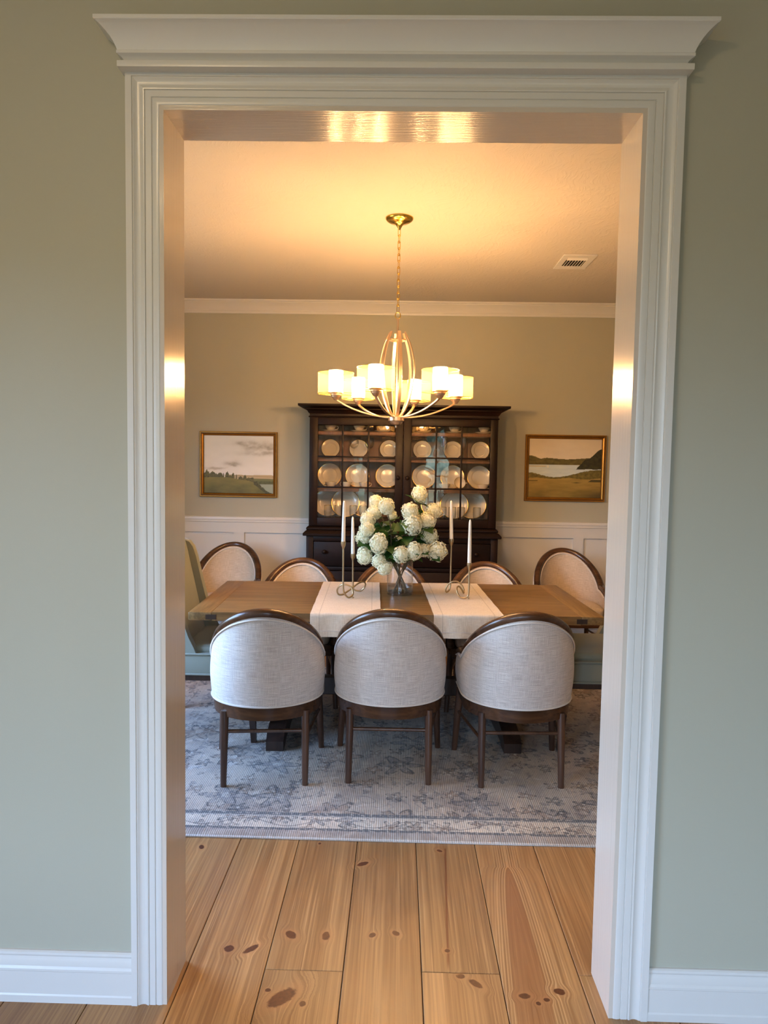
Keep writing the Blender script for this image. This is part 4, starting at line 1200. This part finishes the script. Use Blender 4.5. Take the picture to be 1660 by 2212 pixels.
for i, x in enumerate([-.555, -.325, -.13, .19, .436, .672]):
    t = copy_tree(cup0); t['label'] = 'cream cup on its saucer on the highest shelf, ' + sn[i]; t['group'] = 'cups on the highest shelf'
    t.location = (x, 3.96, S3 + .0115); t.rotation_euler = (0, 0, .3)
    if sau0 is None:
        sau0 = tag(MB().lathe([(0, 0), (.035, 0), (.040, .003), (.070, .012), (.072, .0135), (.070, .0145), (.036, .007), (.030, .006), (0, .006)], 32).build('saucer', CHINA, None, 50), '', 'saucer', 'saucers on the highest shelf'); s_ = sau0
    else: s_ = sau0.copy(); COL.objects.link(s_)
    s_['label'] = 'cream saucer under a cup on the highest shelf, ' + sn[i]; s_.location = (x, 3.96, S3 + .0005)
    t.location.z = S3 + .0072
# tumblers
tum0 = None
for i, x in enumerate([-.566, -.483, -.362, -.283, .355, .432, .502, .628]):
    lab = 'gold-rimmed glass tumbler on the bottom shelf, %s from the left in the %s door' % (ordn[i % 4], 'left-hand' if i < 4 else 'right-hand')
    if tum0 is None:
        tum0 = thing('glass_tumbler', lab, 'glass', group='tumblers on the bottom shelf'); t = tum0
        MB().lathe([(0, 0), (.018, .0), (.024, .006), (.029, .022), (.0315, .05), (.0315, .102), (.0303, .102), (.0303, .05), (.027, .024), (.020, .010), (0, .008)], 28).build('tumbler_bowl', TUMBLER, t, 50)
        MB().lathe([(.0298, .1015), (.0320, .1015), (.0320, .1035), (.0298, .1035)], 28, closed=True).build('gold_rim', GOLD, t, 60)
    else: t = copy_tree(tum0); t['label'] = lab
    t.location = (x, 3.93, 1.0525)
# stemware
def stem_glass(prof, lab, grp, x, y, z):
    t = thing('wine_glass', lab, 'wine glass', (x, y, z + .0005), 0, grp)
    MB().lathe(prof[0], 28).build('foot_and_stem', TUMBLER, t, 50); MB().lathe(prof[1], 28).build('glass_bowl', TUMBLER, t, 50); return t
FOOT = [(0, 0), (.030, 0), (.031, .002), (.012, .005), (.004, .010), (.003, .02), (.003, .068), (.006, .075), (0, .077)]
WINE = [(0, .0765), (.012, .079), (.026, .090), (.036, .108), (.038, .125), (.034, .150), (.030, .166), (.0288, .166), (.0328, .150), (.0368, .125), (.0348, .109), (.025, .092), (0, .080)]
FLUTE = [(0, .0765), (.008, .079), (.016, .092), (.021, .115), (.022, .150), (.0205, .182), (.0195, .182), (.021, .150), (.020, .116), (.015, .094), (0, .080)]
w0 = stem_glass((FOOT, WINE), 'balloon wine glass before the second small plate, left of two', 'wine glasses on the third shelf', -.365, 3.965, S2)
w1 = copy_tree(w0); w1.location.x = -.240; w1['label'] = 'balloon wine glass beside the third small plate, right of two'
f0 = stem_glass((FOOT, FLUTE), 'champagne flute left of the fifth small plate', 'flutes on the third shelf', .362, 3.965, S2)
f1 = copy_tree(f0); f1.location.x = .515; f1['label'] = 'champagne flute right of the fifth small plate'

# ------------------------------------------------------------------ paintings
def sm(a, b, x):
    t = min(1, max(0, (x - a) / (b - a))); return t * t * (3 - 2 * t)
def mixc(f, a, b): return tuple(a[i] + (b[i] - a[i]) * f for i in range(3))
def nz(x, y, s): return mnoise.fractal(Vector((x, y, s)), .9, 2.1, 4) * .5 + .5
def C(r, g, b): return lin(r, g, b)[:3]
def paint_meadow(u, v):
    s = mixc(sm(.3, 1, v), C(240, 238, 236), C(226, 230, 230))
    s = mixc(.35 * nz(u * 3, v * 6, 1), s, C(206, 208, 204))
    def blob(cx, cy, ax, ay): return math.exp(-1.6 * (((u + .05 * nz(u * 6, v * 6, 11) - .025 - cx) / ax) ** 2 + ((v + .05 * nz(u * 8, v * 8, 12) - .025 - cy) / ay) ** 2))
    cl = max(blob(.92, .82, .26, .09), blob(.72, .76, .16, .10), blob(.60, .86, .20, .06), blob(.80, .70, .26, .05))
    s = mixc(min(.85, cl * 1.15) * (.15 + nz(u * 7, v * 9, 3)), s, C(142, 136, 124))
    s = mixc(min(.7, blob(.42, .51, .12, .05) * 1.2) * (.3 + nz(u * 9, v * 9, 5)), s, C(140, 134, 122))
    s = mixc(min(.6, blob(.18, .43, .14, .025)) , s, C(158, 148, 130))
    c = s
    if v < .315 + .01 * nz(u * 4, 0, 2) and u > .3: c = mixc(.5 + .5 * math.sin(v * 180 + u * 6), C(196, 176, 140), C(168, 150, 112))
    if u > .60 and v < .25 + .012 * nz(u * 20, 0, 8): c = C(112, 112, 62)
    if u > .74 and v < .215: c = mixc(nz(u * 30, v * 30, 4), C(64, 70, 32), C(104, 106, 58))
    if u > .80 and v < .165: c = C(150, 160, 142)
    hill = .265 + .012 * math.sin(u * 5 + .4) - .035 * sm(.3, .65, u) - .26 * sm(.62, 1.02, u) ** 1.1
    trees = 0
    for cx, w, h in [(.04, .045, .115), (.125, .05, .095), (.18, .03, .06), (.235, .04, .08), (.283, .008, .085), (.335, .03, .09), (.38, .05, .04), (.42, .022, .085), (.468, .008, .085), (.53, .035, .055), (.59, .025, .085), (.66, .05, .055), (.70, .03, .075)]:
        a = ((u - cx) / w) ** 2
        if a < 1: trees = max(trees, h * (1 - a) ** .4 * (.8 + .4 * nz(u * 60, cx * 9, 6)))
    if v < hill + trees: c = mixc(nz(u * 40, v * 40, 7), C(52, 58, 24), C(120, 112, 60))
    if v < hill: c = mixc(.5 * nz(u * 5, v * 12, 9) + .5 * sm(0, .26, v), C(84, 84, 34), C(138, 128, 62))
    if u > .72 and hill - .03 < v < hill + .02 + .03 * nz(u * 45, 1, 3): c = mixc(nz(u * 50, v * 50, 2), C(44, 50, 22), C(92, 90, 42))
    return c
def paint_lake(u, v):
    c = mixc(sm(.55, 1, v), C(232, 220, 202), C(216, 202, 178))
    c = mixc(.4 * nz(u * 3 + 4, v * 5, 1), c, C(192, 174, 146))
    far = .665 + .012 * math.sin(u * 9) * 1 + .045 * (1 - sm(0, .18, u)) - .02 * math.exp(-((u - .16) / .05) ** 2)
    if v < far: c = mixc(nz(u * 14, v * 22, 3), C(62, 58, 26), C(116, 104, 52))
    if v < .66 - .12 * sm(0, .2, u) and u < .25: c = mixc(nz(u * 14, v * 22, 6), C(72, 66, 30), C(112, 100, 46))
    dk = .50 + .02 + .14 * sm(.66, .80, u) + .17 * sm(.80, 1.0, u)
    if v < .555 and u < .75: c = mixc(nz(u * 6, v * 30, 2), C(186, 202, 210), C(210, 220, 222))
    if v < .545 and .75 <= u: c = C(192, 206, 212)
    if u > .64 + .05 * nz(v * 20, 1, 1) and .475 + .02 * nz(u * 8, 2, 2) < v < dk: c = mixc(nz(u * 20, v * 20, 5), C(24, 24, 12), C(66, 62, 26))
    if u < .24 and .525 < v < .54: c = C(190, 170, 130)
    sh = .34 + .075 * (1 - sm(0, .34, u)) + .13 * sm(.36, .95, u) + .012 * nz(u * 30, 0, 4)
    if v < sh: c = mixc(nz(u * 26, v * 26, 8), C(70, 66, 24), C(128, 112, 50))
    md = .325 + .01 * math.sin(u * 14)
    if v < md: c = mixc(.6 * nz(u * 4, v * 14, 9) + .4 * sm(0, .3, v), C(110, 94, 38), C(168, 140, 70))
    if v < md: c = mixc(.75 * sm(.55, .95, u) * (1 - sm(.02, .2, v)), c, C(44, 42, 16))
    if .245 < v < .268 and .58 < u < .75: c = mixc(.7 * (1 - abs(u - .665) / .085), c, C(60, 54, 20))
    if .27 < v < .31 and u > .82 + (v - .27) * 1.2: c = C(70, 62, 26)
    if .275 < v < .29 and u < .13: c = C(84, 70, 28)
    if 0 < v - .508 < .05 and abs(u - .266) < .010 * (1 - (v - .508) / .05) + .001: c = C(232, 224, 204)
    return c
def painting(label, x0, x1, z0, z1, fn, fw=.034):
    t = thing('framed_painting', label, 'painting', ((x0 + x1) / 2, YB - .001, (z0 + z1) / 2), 0, 'gilt framed landscapes')
    hw, hh = (x1 - x0) / 2, (z1 - z0) / 2
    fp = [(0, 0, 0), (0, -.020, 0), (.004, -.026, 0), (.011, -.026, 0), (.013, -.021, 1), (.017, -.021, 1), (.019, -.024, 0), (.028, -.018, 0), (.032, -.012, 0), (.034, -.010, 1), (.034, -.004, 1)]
    mb = MB(); vs = []; n = len(fp)
    for sx, sz in ((-1, -1), (1, -1), (1, 1), (-1, 1)):
        for o_, d, m_ in fp: vs.append((sx * (hw - o_), d, sz * (hh - o_)))
    for k in range(4):
        for i in range(n - 1):
            mb.add([], []); mb.f.append([k * n + i, k * n + i + 1, ((k + 1) % 4) * n + i + 1, ((k + 1) % 4) * n + i]); mb.m.append(fp[i + 1][2])
    mb.v = vs
    mb.build('frame', [GILT, GILTD], t, 20)
    nu, nv = 190, 150; cw, chh = hw - fw + .002, hh - fw + .002
    g = MB().grid(lambda u, v: ((u * 2 - 1) * cw, -.006, (v * 2 - 1) * chh), nu, nv)
    cvs = g.build('canvas', CANVAS, t, flip=False, smooth=False)
    at = cvs.data.color_attributes.new('paint', 'FLOAT_COLOR', 'POINT')
    buf = []
    for i in range(nu + 1):
        for j in range(nv + 1): buf += list(fn(i / nu, j / nv)) + [1.0]
    at.data.foreach_set('color', buf)
    return t
painting('gilt framed meadow painting with trees and clouds, on the wall left of the hutch', -1.671, -1.020, 1.194, 1.742, paint_meadow)
painting('gilt framed lake painting with a white sail, on the wall right of the hutch', 1.045, 1.711, 1.205, 1.756, paint_lake)

fill_lamp = thing('added_ceiling_light', 'added warm fill light on the near room ceiling, out of frame behind the viewer', 'ceiling light', (-.9, -1.9, HC))  # added fixture, out of view, to warm the near room's walls and trim
MB().lathe([(.17, 0), (.17, -.02), (.155, -.025), (0, -.025)], 32).build('base', BRASSC, fill_lamp, 40)
t = NT('fill_lamp_opal'); e = t.n('ShaderNodeEmission'); e.inputs[0].default_value = (1., .72, .42, 1); e.inputs[1].default_value = FILL_LAMP
MB().lathe([(.15, -.026), (.145, -.05), (.11, -.075), (.05, -.09), (0, -.093)], 32).build('diffuser', t.done(e.outputs[0]), fill_lamp, 60)

# ------------------------------------------------------------------ daylight
w = bpy.data.worlds.new('world'); scene.world = w; w.use_nodes = True
nt = w.node_tree; nt.nodes.clear()
class WT(NT):
    def __init__(s): s.t = nt; s.out = nt.nodes.new('ShaderNodeOutputWorld')
t = WT()
g = t.n('ShaderNodeTexCoord').outputs['Generated']; z = t.sep(g)[2]
fol = t.noise(g, 14, 5, .7)
green = t.mix(t.rng(fol, .4, .65), lin(20, 36, 32), lin(104, 122, 116))
sky = t.mix(t.rng(z, .0, .8), (.50, .72, 1.0, 1), (.22, .45, 1.0, 1))
tree = t.rng(t.m('ADD', z, t.m('MULTIPLY', t.m('SUBTRACT', t.noise(g, 7, 4, .6), .5), .5)), .04, .10, 1, 0)
c = t.mix(tree, sky, green)
c = t.mix(t.rng(z, -.06, -.02, 1, 0), c, lin(84, 86, 74))
bg = t.n('ShaderNodeBackground'); t.put(bg.inputs[0], c); bg.inputs[1].default_value = 5.6
nt.links.new(bg.outputs[0], t.out.inputs[0])
def portal(name, loc, rot, sx, sy):
    L = bpy.data.lights.new(name, 'AREA'); L.shape = 'RECTANGLE'; L.size = sx; L.size_y = sy
    L.cycles.is_portal = True
    o = bpy.data.objects.new(name, L); COL.objects.link(o); o.location = loc; o.rotation_euler = rot
for a, b, z0, z1 in WIN_NEAR: portal('window_daylight', ((a + b) / 2, YN - .13, (z0 + z1) / 2), (PI / 2, 0, 0), b - a, z1 - z0)
for a, b, z0, z1 in WIN_LEFT: portal('window_daylight', (-XW - .13, (a + b) / 2, (z0 + z1) / 2), (PI / 2, 0, -PI / 2), b - a, z1 - z0)

# ------------------------------------------------------------------ camera
yaw, pitch, roll = .019642, .066905, .01617
f = Vector((-math.sin(yaw) * math.cos(pitch), math.cos(yaw) * math.cos(pitch), -math.sin(pitch)))
r0 = Vector((math.cos(yaw), math.sin(yaw), 0)); u0 = r0.cross(f)
r1 = r0 * math.cos(roll) + u0 * math.sin(roll); u1 = -r0 * math.sin(roll) + u0 * math.cos(roll)
cam = bpy.data.cameras.new('camera'); cam.sensor_fit = 'VERTICAL'; cam.sensor_height = 24.0; cam.lens = 1578.8 / 2212 * 24.0
cam.clip_start = .02
co = bpy.data.objects.new('camera', cam); COL.objects.link(co)
M = Matrix((( r1.x, u1.x, -f.x, 0), (r1.y, u1.y, -f.y, -1.92011), (r1.z, u1.z, -f.z, 1.5), (0, 0, 0, 1)))
co.matrix_world = M
scene.camera = co

vs_ = scene.view_settings
vs_.view_transform = 'Standard'; vs_.look = 'None'; vs_.gamma = 1.0; vs_.use_curve_mapping = False
vs_.exposure = 2.3
cy = scene.cycles
cy.use_denoising = True
cy.sample_clamp_indirect = 6.0
cy.transparent_max_bounces = 24
cy.max_bounces = 8
